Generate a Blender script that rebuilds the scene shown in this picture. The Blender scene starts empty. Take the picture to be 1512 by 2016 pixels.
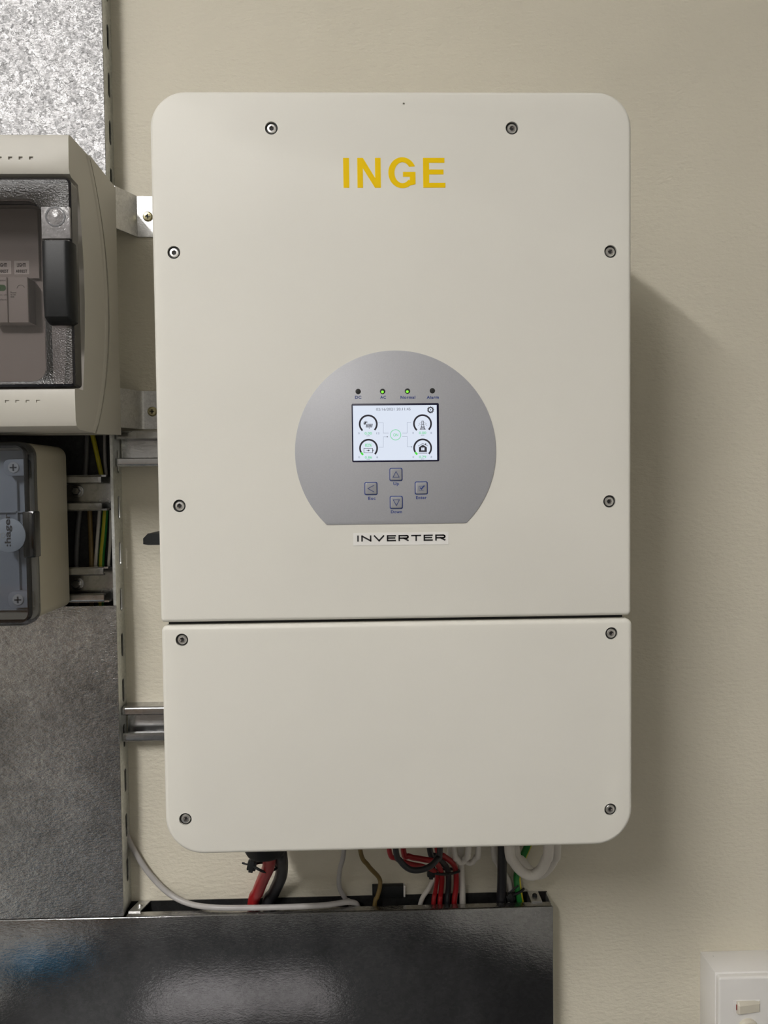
import bpy, bmesh, math, random
from mathutils import Vector, Matrix, Euler
random.seed(7)
SC = bpy.context.scene
COL = SC.collection
PI = math.pi

# ---------------------------------------------------------------- camera
FPX, IW, IH = 1530.0, 1512, 2016
cam_d = bpy.data.cameras.new('camera')
cam = bpy.data.objects.new('camera', cam_d)
COL.objects.link(cam)
cam.location = (-0.028518, -0.936226, 1.394527)
cam.rotation_euler = (1.53408405, 0.01119324, -0.02558726)
cam_d.sensor_fit = 'VERTICAL'
cam_d.sensor_height = 24.0
cam_d.lens = 24.0 * FPX / IH
cam_d.clip_start = 0.01
SC.camera = cam
# ---------------------------------------------------------------- world, light, exposure
w = bpy.data.worlds.new('world')
SC.world = w
w.use_nodes = True
w.node_tree.nodes['Background'].inputs[0].default_value = (0.9, 0.92, 1.0, 1)
w.node_tree.nodes['Background'].inputs[1].default_value = 0.02
SC.view_settings.view_transform = 'Standard'
SC.view_settings.look = 'None'
SC.view_settings.exposure = 0.12
SC.view_settings.gamma = 1.0
SC.view_settings.use_curve_mapping = False
LAMP = (-1.24, -2.48, 2.93)
lamp_d = bpy.data.lights.new('lamp', 'AREA')
lamp_d.shape = 'RECTANGLE'
lamp_d.size, lamp_d.size_y = 0.10, 1.50
lamp_d.energy = 76.0
lamp_d.color = (1.0, 0.975, 0.955)
lamp = bpy.data.objects.new('lamp', lamp_d)
lamp.location = LAMP
COL.objects.link(lamp)
# added uplight over the batten, brightens the ceiling as fill from above
up_d = lamp_d.copy()
up_d.energy = 30.0
up = bpy.data.objects.new('fill_up', up_d)
up.location = (LAMP[0], LAMP[1], LAMP[2] + .09)
up.rotation_euler = (PI, 0, 0)
COL.objects.link(up)


def at(px, py, Y):
    """the point at depth plane y=Y seen at this pixel of the 1512 x 2016 frame"""
    d = cam.rotation_euler.to_matrix() @ Vector(((px - IW / 2) / FPX, -(py - IH / 2) / FPX, -1))
    t = (Y - cam.location.y) / d.y
    return cam.location + d * t


# ---------------------------------------------------------------- materials
def new_mat(name):
    m = bpy.data.materials.new(name)
    m.use_nodes = True
    nt = m.node_tree
    b = nt.nodes['Principled BSDF']
    return m, nt, b


def coords(nt, scale=(1, 1, 1)):
    tc = nt.nodes.new('ShaderNodeTexCoord')
    mp = nt.nodes.new('ShaderNodeMapping')
    mp.inputs['Scale'].default_value = scale
    nt.links.new(tc.outputs['Object'], mp.inputs['Vector'])
    return mp.outputs['Vector']


def noise(nt, vec, scale, detail=3, rough=0.5):
    n = nt.nodes.new('ShaderNodeTexNoise')
    n.inputs['Scale'].default_value = scale
    n.inputs['Detail'].default_value = detail
    n.inputs['Roughness'].default_value = rough
    nt.links.new(vec, n.inputs['Vector'])
    return n.outputs['Fac']


def ramp(nt, fac, stops):
    r = nt.nodes.new('ShaderNodeValToRGB')
    e = r.color_ramp.elements
    while len(e) < len(stops):
        e.new(0.5)
    for k, (p, c) in enumerate(stops):
        e[k].position = p
        e[k].color = (c[0], c[1], c[2], 1) if hasattr(c, '__len__') else (c, c, c, 1)
    nt.links.new(fac, r.inputs['Fac'])
    return r.outputs['Color']


def bump(nt, b, h, strength, dist, prev=None):
    n = nt.nodes.new('ShaderNodeBump')
    n.inputs['Strength'].default_value = strength
    n.inputs['Distance'].default_value = dist
    nt.links.new(h, n.inputs['Height'])
    if prev is not None:
        nt.links.new(prev, n.inputs['Normal'])
    nt.links.new(n.outputs['Normal'], b.inputs['Normal'])
    return n.outputs['Normal']


def plain(name, col, rough=0.45, var=0.06, nscale=60, bstr=0.0, bscale=400, bdist=0.001, metal=0.0, spec=0.5, emit=None):
    m, nt, b = new_mat(name)
    v = coords(nt)
    f = noise(nt, v, nscale, 4)
    lo = [c * (1 - var) for c in col]
    hi = [min(1, c * (1 + var)) for c in col]
    nt.links.new(ramp(nt, f, [(0.3, lo), (0.7, hi)]), b.inputs['Base Color'])
    b.inputs['Roughness'].default_value = rough
    b.inputs['Metallic'].default_value = metal
    b.inputs['Specular IOR Level'].default_value = spec
    if bstr:
        bump(nt, b, noise(nt, v, bscale, 3), bstr, bdist)
    if emit:
        b.inputs['Emission Color'].default_value = (*emit[0], 1)
        b.inputs['Emission Strength'].default_value = emit[1]
    return m


def wall_mat(name, col, strength=0.35):
    m, nt, b = new_mat(name)
    v = coords(nt)
    f = noise(nt, v, 5, 4)
    nt.links.new(ramp(nt, f, [(0.3, [c * 0.96 for c in col]), (0.7, [min(1, c * 1.03) for c in col])]), b.inputs['Base Color'])
    b.inputs['Roughness'].default_value = 0.55
    b.inputs['Specular IOR Level'].default_value = 0.35
    v2 = coords(nt, (0.8, 1, 1.5))
    n0 = bump(nt, b, noise(nt, v, 9, 2), 0.25, 0.006)
    n1 = bump(nt, b, noise(nt, v2, 150, 3, 0.55), strength, 0.0017, n0)
    # faint joints of the plaster coats
    wv = nt.nodes.new('ShaderNodeTexNoise')
    wv.inputs['Scale'].default_value = 1.0
    v3 = coords(nt, (3, 3, 260))
    nt.links.new(v3, wv.inputs['Vector'])
    bump(nt, b, ramp(nt, wv.outputs['Fac'], [(0.0, 0), (0.72, 0), (0.78, 1), (1, 1)]), 0.12, 0.0008, n1)
    return m


def galv(name, base=0.62, r0=0.22, r1=0.42, grain=420, bstr=0.35, tint=(1, 1, 1), blotch=0.0, spangle=0.10):
    m, nt, b = new_mat(name)
    v = coords(nt)
    b.inputs['Metallic'].default_value = 1.0
    vo = nt.nodes.new('ShaderNodeTexVoronoi')
    vo.inputs['Scale'].default_value = grain * 0.6
    wn = nt.nodes.new('ShaderNodeTexNoise')
    wn.inputs['Scale'].default_value = grain * 0.4
    nt.links.new(v, wn.inputs['Vector'])
    mixv = nt.nodes.new('ShaderNodeMix')
    mixv.data_type = 'VECTOR'
    mixv.inputs['Factor'].default_value = 0.012
    nt.links.new(v, mixv.inputs[4])
    nt.links.new(wn.outputs['Color'], mixv.inputs[5])
    nt.links.new(mixv.outputs[1], vo.inputs['Vector'])
    sp = nt.nodes.new('ShaderNodeSeparateColor')
    nt.links.new(vo.outputs['Color'], sp.inputs['Color'])
    lo = [base * (1 - spangle) * t for t in tint]
    hi = [min(1, base * (1 + spangle) * t) for t in tint]
    c1 = ramp(nt, sp.outputs[0], [(0.0, lo), (1.0, hi)])
    if blotch:
        bl = noise(nt, coords(nt, (1, 1, 0.7)), 9, 4, 0.55)
        k = ramp(nt, bl, [(0.36, 1 - blotch), (0.60, 1.0)])
        mx = nt.nodes.new('ShaderNodeMix')
        mx.data_type = 'RGBA'
        mx.blend_type = 'MULTIPLY'
        mx.inputs['Factor'].default_value = 1.0
        nt.links.new(c1, mx.inputs[6])
        nt.links.new(k, mx.inputs[7])
        c1 = mx.outputs[2]
    nt.links.new(c1, b.inputs['Base Color'])
    rr_ = noise(nt, v, grain * 0.15, 4, 0.6)
    nt.links.new(ramp(nt, rr_, [(0.3, r0), (0.7, r1)]), b.inputs['Roughness'])
    n0 = bump(nt, b, noise(nt, coords(nt, (0.6, 1, 1.3)), grain, 3, 0.6), bstr, 0.0007)
    bump(nt, b, noise(nt, coords(nt, (1, 1, 1)), 22, 2), 0.12, 0.003, n0)
    return m


def smoked(name, col, rough=0.05, refl=1.0, bstr=0.0, bscale=900):
    m = bpy.data.materials.new(name)
    m.use_nodes = True
    nt = m.node_tree
    nt.nodes.remove(nt.nodes['Principled BSDF'])
    out = nt.nodes['Material Output']
    tr = nt.nodes.new('ShaderNodeBsdfTransparent')
    tr.inputs['Color'].default_value = (*col, 1)
    gl = nt.nodes.new('ShaderNodeBsdfGlossy')
    gl.inputs['Roughness'].default_value = rough
    gl.inputs['Color'].default_value = (refl, refl, refl, 1)
    fr = nt.nodes.new('ShaderNodeFresnel')
    fr.inputs['IOR'].default_value = 1.5
    if bstr:
        v = coords(nt)
        bp = nt.nodes.new('ShaderNodeBump')
        bp.inputs['Strength'].default_value = bstr
        bp.inputs['Distance'].default_value = 0.0005
        nt.links.new(noise(nt, v, bscale, 2), bp.inputs['Height'])
        nt.links.new(bp.outputs['Normal'], gl.inputs['Normal'])
    mx = nt.nodes.new('ShaderNodeMixShader')
    nt.links.new(fr.outputs['Fac'], mx.inputs['Fac'])
    nt.links.new(tr.outputs[0], mx.inputs[1])
    nt.links.new(gl.outputs[0], mx.inputs[2])
    nt.links.new(mx.outputs[0], out.inputs['Surface'])
    return m


def emis(name, col, s):
    m, nt, b = new_mat(name)
    b.inputs['Base Color'].default_value = (0.02, 0.02, 0.02, 1)
    b.inputs['Roughness'].default_value = 0.3
    b.inputs['Emission Color'].default_value = (*col, 1)
    b.inputs['Emission Strength'].default_value = s
    return m


def srgb(r, g, b):
    f = lambda c: ((c / 255 + 0.055) / 1.055) ** 2.4 if c > 10 else c / 255 / 12.92
    return (f(r), f(g), f(b))


M = {}
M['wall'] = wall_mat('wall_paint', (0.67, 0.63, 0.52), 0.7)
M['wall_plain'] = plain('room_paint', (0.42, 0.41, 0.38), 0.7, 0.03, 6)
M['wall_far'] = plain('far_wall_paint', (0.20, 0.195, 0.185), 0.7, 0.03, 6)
M['mat'] = plain('black_rubber', (0.035, 0.036, 0.038), 0.6, 0.2, 40)
M['sheet'] = plain('grey_card', (0.34, 0.33, 0.345), 0.7, 0.05, 20)
M['blue_cloth'] = plain('blue_cotton', (0.03, 0.16, 0.30), 0.8, 0.1, 60)
M['wood'] = plain('cupboard_wood', (0.20, 0.13, 0.08), 0.45, 0.2, 14)
M['ceiling'] = plain('ceiling_paint', (0.82, 0.81, 0.78), 0.8, 0.03, 6)
M['floor'] = plain('floor_screed', (0.34, 0.335, 0.32), 0.5, 0.12, 6)
M['case'] = plain('powder_coat', (0.73, 0.715, 0.655), 0.5, 0.015, 8, 0.10, 1400, 0.0004)
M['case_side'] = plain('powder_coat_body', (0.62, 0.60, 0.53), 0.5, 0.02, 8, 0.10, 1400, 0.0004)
M['dark_gap'] = plain('dark_gasket_and_shade', (0.012, 0.012, 0.012), 0.6)
M['steel'] = plain('stainless_steel', (0.80, 0.79, 0.77), 0.30, 0.10, 500, 0, metal=1.0)
M['socket'] = plain('socket_steel', (0.20, 0.18, 0.17), 0.35, 0.2, 500, 0, metal=1.0)
M['brass'] = plain('yellow_zinc', (0.55, 0.50, 0.30), 0.3, 0.2, 600, metal=1.0)
M['silver'] = plain('brushed_overlay', (0.41, 0.415, 0.44), 0.55, 0.03, 900, metal=0.15, spec=0.4)
M['button'] = plain('button_silver', (0.46, 0.47, 0.50), 0.3, 0.03, 900, metal=0.5)
M['blue'] = plain('blue_print', srgb(44, 66, 132), 0.5, 0.02)
M['navy'] = plain('navy_bezel', (0.010, 0.010, 0.035), 0.25, 0.05)
M['yellow'] = plain('yellow_print', srgb(240, 200, 0), 0.5, 0.01, spec=0.15)
M['white_tape'] = plain('white_tape', (0.80, 0.79, 0.76), 0.4, 0.01)
M['black_print'] = plain('black_print', (0.012, 0.012, 0.014), 0.5, 0.05)
M['screen'] = emis('screen_glow', (0.80, 0.87, 1.0), 0.804)
M['ink'] = emis('screen_ink', (0.012, 0.010, 0.02), 0.820)
M['ink_grey'] = emis('screen_grey', srgb(150, 158, 178), 0.820)
M['ink_mid'] = emis('screen_text', srgb(92, 96, 112), 0.820)
M['ink_green'] = emis('screen_green', srgb(128, 222, 166), 0.820)
M['ink_lime'] = emis('screen_lime', srgb(76, 226, 60), 0.820)
M['led_on'] = emis('led_green', (0.22, 0.95, 0.03), 1.1)
M['galv_top'] = galv('galvanised_bright', 0.20, 0.20, 0.38, 500, 1.0, (0.99, 0.99, 1.0), 0.0, 0.45)
M['galv'] = galv('galvanised', 0.50, 0.10, 0.24, 360, 0.85, (1.0, 0.99, 0.97), 0.40, 0.16)  # dark blotches in the colour stand in for reflections of the room
M['galv_dark'] = galv('galvanised_mirrored_dark', 0.44, 0.05, 0.14, 420, 0.20, (0.97, 0.98, 1.0), 0.40)  # darker blotched zinc, the mirrored dim room put into the colour
M['galv_side'] = galv('galvanised_edge', 0.74, 0.38, 0.5, 420, 0.15, (0.98, 1.0, 0.98))
M['galv_inner'] = galv('galvanised_shaded_inside', 0.07, 0.5, 0.7, 420, 0.2)  # zinc darkened well below the outside, shade of the trunking in its colour
M['strut'] = galv('galvanised_strut', 0.50, 0.16, 0.28, 300, 0.10)
M['bracket'] = galv('galvanised_bracket', 0.62, 0.35, 0.48, 600, 0.3)
M['grey_abs'] = plain('grey_enclosure', (0.52, 0.50, 0.445), 0.48, 0.02, 12, 0.06, 1200, 0.0003)
M['grey_base'] = plain('grey_enclosure_base', (0.50, 0.48, 0.42), 0.4, 0.02, 12, 0.06, 1200, 0.0003)
M['beige_abs'] = plain('beige_enclosure', (0.50, 0.465, 0.37), 0.45, 0.02, 12, 0.06, 1200, 0.0003)
M['inner_grey'] = plain('inner_panel', (0.50, 0.48, 0.46), 0.5, 0.02, 12)
M['device'] = plain('device_grey', (0.58, 0.56, 0.54), 0.5, 0.02, 30)
M['device_dark'] = plain('device_side', (0.16, 0.155, 0.15), 0.5, 0.05, 30)
M['print_grey'] = plain('grey_print', (0.14, 0.14, 0.14), 0.6)
M['green_win'] = plain('green_indicator', (0.05, 0.17, 0.05), 0.3)
M['smoke_pane'] = smoked('smoked_pane', (0.80, 0.775, 0.77), 0.06)
M['smoke_frame'] = smoked('smoked_frame', (0.40, 0.385, 0.39), 0.26, 1.0, 1.0, 700)
M['smoke_edge'] = plain('smoked_edge', (0.010, 0.009, 0.011), 0.25)
M['black_abs'] = plain('black_plastic', (0.014, 0.015, 0.016), 0.42, 0.1, 200, 0.15, 1500, 0.0003, spec=0.25)
M['blue_pane'] = smoked('blue_smoked_pane', (0.75, 0.77, 0.80), 0.05)
M['blue_edge'] = smoked('blue_smoked_edge', (0.24, 0.255, 0.29), 0.10)
M['clear_latch'] = plain('clear_latch', (0.27, 0.26, 0.265), 0.22, 0.25, 160, 0.5, 300, 0.001)
M['pale'] = plain('pale_insert', (0.55, 0.57, 0.60), 0.5, 0.03, 20)
M['disc_white'] = plain('pale_sticker', (0.13, 0.15, 0.18), 0.6, 0.02, spec=0.2)
M['cb_red'] = plain('red_sheath', (0.30, 0.010, 0.013), 0.35, 0.08, 80)
M['cb_black'] = plain('black_sheath', (0.014, 0.014, 0.017), 0.42, 0.1, 80)
M['cb_white'] = plain('white_sheath', (0.66, 0.63, 0.58), 0.4, 0.03, 80)
M['cb_grey'] = plain('grey_sheath', (0.40, 0.385, 0.375), 0.4, 0.05, 80)
M['cb_brown'] = plain('brown_sheath', (0.17, 0.115, 0.035), 0.45, 0.1, 80)
M['cb_yellow'] = plain('yellow_sheath', (0.52, 0.46, 0.02), 0.45, 0.1, 80)
M['cb_green'] = plain('green_sheath', (0.015, 0.20, 0.035), 0.4, 0.08, 80)
M['cb_dark'] = plain('dark_sheath', (0.10, 0.10, 0.10), 0.45, 0.1, 80)
M['white_box'] = plain('white_powder_coat', (0.80, 0.785, 0.76), 0.4, 0.02, 20, 0.05, 900, 0.0003)
M['cream'] = plain('cream_plastic', (0.66, 0.62, 0.52), 0.35, 0.02, 20)
M['red_mark'] = plain('red_mark', (0.25, 0.04, 0.03), 0.5)
M['lamp_body'] = plain('lamp_body', (0.75, 0.75, 0.74), 0.5)
M['diffuser'] = emis('lamp_diffuser', (1.0, 0.955, 0.87), 2.0)


# ---------------------------------------------------------------- mesh helpers
def root_loc(o):
    v = Vector((0, 0, 0))
    while o is not None:
        v += o.location
        o = o.parent
    return v


def obj(name, bm, mats, parent=None, sharp=35, loc=None, label=None, kind=None):
    """link a bmesh (world coordinates, or local with loc) as ONE mesh object"""
    me = bpy.data.meshes.new(name)
    bmesh.ops.recalc_face_normals(bm, faces=bm.faces[:])
    bm.to_mesh(me)
    bm.free()
    return obj_me(name, me, mats, parent, sharp, loc, label, kind)


def obj_me(name, me, mats, parent=None, sharp=35, loc=None, label=None, kind=None):
    if not isinstance(mats, (list, tuple)):
        mats = [mats]
    if len(me.materials) == 1 or len(mats) == 1:
        me.materials.clear()
    for m in mats:
        me.materials.append(m)
    o = bpy.data.objects.new(name, me)
    COL.objects.link(o)
    base = root_loc(parent)
    if parent is not None:
        o.parent = parent
    if loc is None:
        if base.length > 0:
            me.transform(Matrix.Translation(-base))
    else:
        o.location = Vector(loc) - base
    me.polygons.foreach_set('use_smooth', [True] * len(me.polygons))
    me.set_sharp_from_angle(angle=math.radians(sharp))
    if label:
        o['label'] = label
    if kind:
        o['kind'] = kind
    return o


def dup(o, parent, loc):
    c = o.copy()
    COL.objects.link(c)
    c.parent = parent
    c.location = Vector(loc) - root_loc(parent)
    for ch in list(o.children):
        d = ch.copy()
        COL.objects.link(d)
        d.parent = c
    return c


def thing(name, label, cat, loc=(0, 0, 0), group=None):
    o = bpy.data.objects.new(name, None)
    o.empty_display_size = 0.02
    COL.objects.link(o)
    o.location = loc
    o['label'] = label
    o['category'] = cat
    if group:
        o['group'] = group
    return o


def tag(o, label, cat, group=None):
    o['label'] = label
    o['category'] = cat
    if group:
        o['group'] = group
    return o


def rr(x0, x1, z0, z1, rs, inset=0.0, n=8):
    """rounded rectangle, radii tl, tr, br, bl; same point count whatever the inset"""
    x0 += inset; x1 -= inset; z0 += inset; z1 -= inset
    r = [max(q - inset, 0.00015) for q in rs]
    pts = []
    for (cx, cz, rad, a0) in ((x0 + r[0], z1 - r[0], r[0], 180), (x1 - r[1], z1 - r[1], r[1], 90),
                              (x1 - r[2], z0 + r[2], r[2], 0), (x0 + r[3], z0 + r[3], r[3], -90)):
        for k in range(n + 1):
            a = math.radians(a0 - 90 * k / n)
            pts.append((cx + rad * math.cos(a), cz + rad * math.sin(a)))
    return pts


def loft(bm, rings, cap0=True, cap1=True, closed=True):
    vs = [[bm.verts.new(p) for p in r] for r in rings]
    n = len(vs[0])
    for a, b in zip(vs, vs[1:]):
        for k in range(n if closed else n - 1):
            bm.faces.new((a[k], a[(k + 1) % n], b[(k + 1) % n], b[k]))
    if cap0:
        bm.faces.new(vs[0])
    if cap1:
        bm.faces.new(vs[-1][::-1])
    return vs


def slab(bm, x0, x1, z0, z1, yf, yb, rs, fil=0.0, n=8, fn=4, backfil=0.0):
    """rounded slab facing -y, its front edge rounded by fil"""
    if not hasattr(rs, '__len__'):
        rs = [rs] * 4
    rings = []
    if fil > 0:
        for k in range(fn + 1):
            a = PI / 2 * k / fn
            o = rr(x0, x1, z0, z1, rs, fil * (1 - math.sin(a)), n)
            rings.append([(x, yf + fil * (1 - math.cos(a)), z) for x, z in o])
    else:
        rings.append([(x, yf, z) for x, z in rr(x0, x1, z0, z1, rs, 0, n)])
    if backfil > 0:
        for k in range(fn + 1):
            a = PI / 2 * k / fn
            o = rr(x0, x1, z0, z1, rs, backfil * (1 - math.cos(a)), n)
            rings.append([(x, yb - backfil * (1 - math.sin(a)), z) for x, z in o])
    else:
        rings.append([(x, yb, z) for x, z in rr(x0, x1, z0, z1, rs, 0, n)])
    loft(bm, rings)


def box(bm, x0, x1, y0, y1, z0, z1, bev=0.0, seg=2):
    r = bmesh.ops.create_cube(bm, size=1)
    for v in r['verts']:
        v.co = Vector((x0 + (v.co.x + 0.5) * (x1 - x0), y0 + (v.co.y + 0.5) * (y1 - y0), z0 + (v.co.z + 0.5) * (z1 - z0)))
    if bev:
        es = list({e for v in r['verts'] for e in v.link_edges})
        bmesh.ops.bevel(bm, geom=es, offset=bev, segments=seg, profile=0.5, affect='EDGES')


def prism_x(bm, poly, x0, x1):
    """poly of (y, z) swept along x"""
    loft(bm, [[(x0, y, z) for y, z in poly], [(x1, y, z) for y, z in poly]])


def prism_y(bm, poly, yf, yb):
    """poly of (x, z) swept along y"""
    loft(bm, [[(x, yf, z) for x, z in poly], [(x, yb, z) for x, z in poly]])


def prism_z(bm, poly, z0, z1):
    loft(bm, [[(x, y, z0) for x, y in poly], [(x, y, z1) for x, y in poly]])


def lathe(bm, prof, c=(0, 0, 0), axis='y', n=24, cap=True):
    """profile of (radius, height along axis)"""
    rings = []
    for r, h in prof:
        ring = []
        for k in range(n):
            a = 2 * PI * k / n
            u, v = r * math.cos(a), r * math.sin(a)
            if axis == 'y':
                ring.append((c[0] + u, c[1] + h, c[2] + v))
            elif axis == 'z':
                ring.append((c[0] + u, c[1] + v, c[2] + h))
            else:
                ring.append((c[0] + h, c[1] + u, c[2] + v))
        rings.append(ring)
    loft(bm, rings, cap, cap)


def spline(pts, seg=8):
    pts = [Vector(p) for p in pts]
    P = [pts[0] * 2 - pts[1]] + pts + [pts[-1] * 2 - pts[-2]]
    out = []
    for i in range(1, len(P) - 2):
        p0, p1, p2, p3 = P[i - 1:i + 3]
        for k in range(seg):
            t = k / seg
            out.append(0.5 * ((2 * p1) + (p2 - p0) * t + (2 * p0 - 5 * p1 + 4 * p2 - p3) * t * t + (3 * p1 - p0 - 3 * p2 + p3) * t ** 3))
    out.append(pts[-1])
    return out


def tube(bm, pts, r, n=12, seg=8, stripe=None, smooth=True):
    """stripe = (a0, a1, twist): those sides of the sheath take material 1"""
    P = spline(pts, seg) if smooth else [Vector(p) for p in pts]
    up = Vector((0, 1, 0))
    rings = []
    ref = None
    for i, p in enumerate(P):
        t = (P[min(i + 1, len(P) - 1)] - P[max(i - 1, 0)]).normalized()
        if ref is None:
            ref = up if abs(t.dot(up)) < 0.9 else Vector((1, 0, 0))
        u = (ref - t * ref.dot(t)).normalized()
        ref = u
        v = t.cross(u)
        rings.append([p + (u * math.cos(2 * PI * k / n) + v * math.sin(2 * PI * k / n)) * r for k in range(n)])
    vs = [[bm.verts.new(q) for q in rg] for rg in rings]
    for i in range(len(vs) - 1):
        for k in range(n):
            f = bm.faces.new((vs[i][k], vs[i][(k + 1) % n], vs[i + 1][(k + 1) % n], vs[i + 1][k]))
            if stripe:
                a = ((k + 0.5) / n * 360 + stripe[2] * i) % 360
                if stripe[0] <= a < stripe[1]:
                    f.material_index = 1
    bm.faces.new(vs[0])
    bm.faces.new(vs[-1][::-1])


def cutmesh(bm, cutter):
    """boolean difference, evaluated straight to a mesh"""
    ms = []
    for b in (bm, cutter):
        me = bpy.data.meshes.new('tmp')
        bmesh.ops.recalc_face_normals(b, faces=b.faces[:])
        b.to_mesh(me)
        b.free()
        ms.append(me)
    o, c = (bpy.data.objects.new('tmp', m) for m in ms)
    COL.objects.link(o)
    COL.objects.link(c)
    md = o.modifiers.new('cut', 'BOOLEAN')
    md.operation = 'DIFFERENCE'
    md.solver = 'EXACT'
    md.object = c
    dg = bpy.context.evaluated_depsgraph_get()
    dg.update()
    res = bpy.data.meshes.new_from_object(o.evaluated_get(dg))
    for q in (o, c):
        bpy.data.objects.remove(q)
    for m in ms:
        bpy.data.meshes.remove(m)
    return res


def text_bm(bm, s, x0, x1, z0, z1, yf, bold=0.0, rot=False, th=0.0002, space=1.0):
    """lettering fitted to a box on a plane facing -y, th proud; rot: reads upward"""
    cu = bpy.data.curves.new('txt', 'FONT')
    cu.body = s
    cu.offset = bold
    cu.space_character = space
    cu.resolution_u = 4
    o = bpy.data.objects.new('txt', cu)
    COL.objects.link(o)
    dg = bpy.context.evaluated_depsgraph_get()
    dg.update()
    me = bpy.data.meshes.new_from_object(o.evaluated_get(dg))
    bpy.data.objects.remove(o)
    xs = [v.co.x for v in me.vertices]
    ys = [v.co.y for v in me.vertices]
    ax, bx, ay, by = min(xs), max(xs), min(ys), max(ys)
    if rot:
        for v in me.vertices:
            u, t = (v.co.x - ax) / (bx - ax), (v.co.y - ay) / (by - ay)
            v.co = (x1 - t * (x1 - x0), yf, z0 + u * (z1 - z0))
    else:
        for v in me.vertices:
            u, t = (v.co.x - ax) / (bx - ax), (v.co.y - ay) / (by - ay)
            v.co = (x0 + u * (x1 - x0), yf, z0 + t * (z1 - z0))
    t = bmesh.new()
    t.from_mesh(me)
    bpy.data.meshes.remove(me)
    g = bmesh.ops.extrude_face_region(t, geom=t.faces[:])
    for v in [q for q in g['geom'] if isinstance(q, bmesh.types.BMVert)]:
        v.co.y += th
    m2 = bpy.data.meshes.new('txt')
    t.to_mesh(m2)
    t.free()
    bm.from_mesh(m2)
    bpy.data.meshes.remove(m2)


def textat(bm, s, px0, py0, px1, py1, y, bold=0.0, rot=False, th=0.0002, space=1.0):
    a, b = at(px0, py1, y), at(px1, py0, y)
    text_bm(bm, s, a.x, b.x, a.z, b.z, y, bold, rot, th, space)


def arc_band(cx, cz, ro, ri, a0, a1, n=32):
    o = [(cx + ro * math.cos(math.radians(a0 + (a1 - a0) * k / n)), cz + ro * math.sin(math.radians(a0 + (a1 - a0) * k / n))) for k in range(n + 1)]
    i = [(cx + ri * math.cos(math.radians(a1 + (a0 - a1) * k / n)), cz + ri * math.sin(math.radians(a1 + (a0 - a1) * k / n))) for k in range(n + 1)]
    return o + i


def ring_y(bm, cx, cz, ro, ri, yf, yb, n=40):
    o = [(cx + ro * math.cos(2 * PI * k / n), cz + ro * math.sin(2 * PI * k / n)) for k in range(n)]
    i = [(cx + ri * math.cos(2 * PI * k / n), cz + ri * math.sin(2 * PI * k / n)) for k in range(n)]
    loft(bm, [[(x, yf, z) for x, z in i], [(x, yf, z) for x, z in o], [(x, yb, z) for x, z in o], [(x, yb, z) for x, z in i]], False, False)
    # inner wall
    bmesh.ops.remove_doubles(bm, verts=bm.verts[:], dist=1e-7)


def line_xz(bm, pts, wd, yf, yb):
    """polyline stroke as flat bars"""
    for (a, b) in zip(pts, pts[1:]):
        a, b = Vector(a), Vector(b)
        d = (b - a).normalized()
        nrm = Vector((-d.y, d.x)) * wd / 2
        e = d * wd / 2 * 0.9
        prism_y(bm, [tuple(a - e + nrm), tuple(b + e + nrm), tuple(b + e - nrm), tuple(a - e - nrm)], yf, yb)


# ================================================================ setting
def struct(name, bm, m):
    o = obj(name, bm, m)
    o['kind'] = 'structure'
    return o


RX0, RX1, RY, RZ = -2.2, 1.15, -3.9, 3.30
bm = bmesh.new(); box(bm, RX0 - .1, RX1 + .1, 0, 0.1, -0.1, RZ + .1); struct('wall_back', bm, M['wall'])
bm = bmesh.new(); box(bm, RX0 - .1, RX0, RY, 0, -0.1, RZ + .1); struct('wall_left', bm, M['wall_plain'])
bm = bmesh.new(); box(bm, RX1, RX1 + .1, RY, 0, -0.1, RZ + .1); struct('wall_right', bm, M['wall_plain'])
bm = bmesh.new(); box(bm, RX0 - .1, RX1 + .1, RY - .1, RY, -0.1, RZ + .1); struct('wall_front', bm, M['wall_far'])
bm = bmesh.new(); box(bm, RX0, RX1, RY, 0, -0.1, 0); struct('floor', bm, M['floor'])
bm = bmesh.new(); box(bm, RX0, RX1, RY, 0, RZ, RZ + .1); struct('ceiling', bm, M['ceiling'])

t = thing('cupboard', 'low brown wooden cupboard at the far wall, unseen, added for its reflection', 'cupboard', (-1.68, RY + .22, 0))  # unseen cupboard added to give the zinc plates a brown reflection
bm = bmesh.new(); box(bm, -2.17, -1.20, RY + .005, RY + .42, .06, .80, .004); box(bm, -2.14, -1.23, RY + .02, RY + .38, 0, .06); obj('body', bm, M['wood'], t)
bm = bmesh.new(); box(bm, -2.18, -1.18, RY + .005, RY + .44, .80, .83, .004); obj('top', bm, M['wood'], t)
for k in range(2):
    x0 = -2.155 + .475 * k
    bm = bmesh.new(); box(bm, x0, x0 + .465, RY + .42, RY + .44, .08, .78, .003); d = obj('door', bm, M['wood'], t)
    hx = x0 + (.42 if k == 0 else .045)
    bm = bmesh.new(); tube(bm, [(hx, RY + .44, .50), (hx, RY + .47, .50), (hx, RY + .47, .62), (hx, RY + .44, .62)], .005, 8, 4); obj('handle', bm, M['steel'], d)

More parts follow.
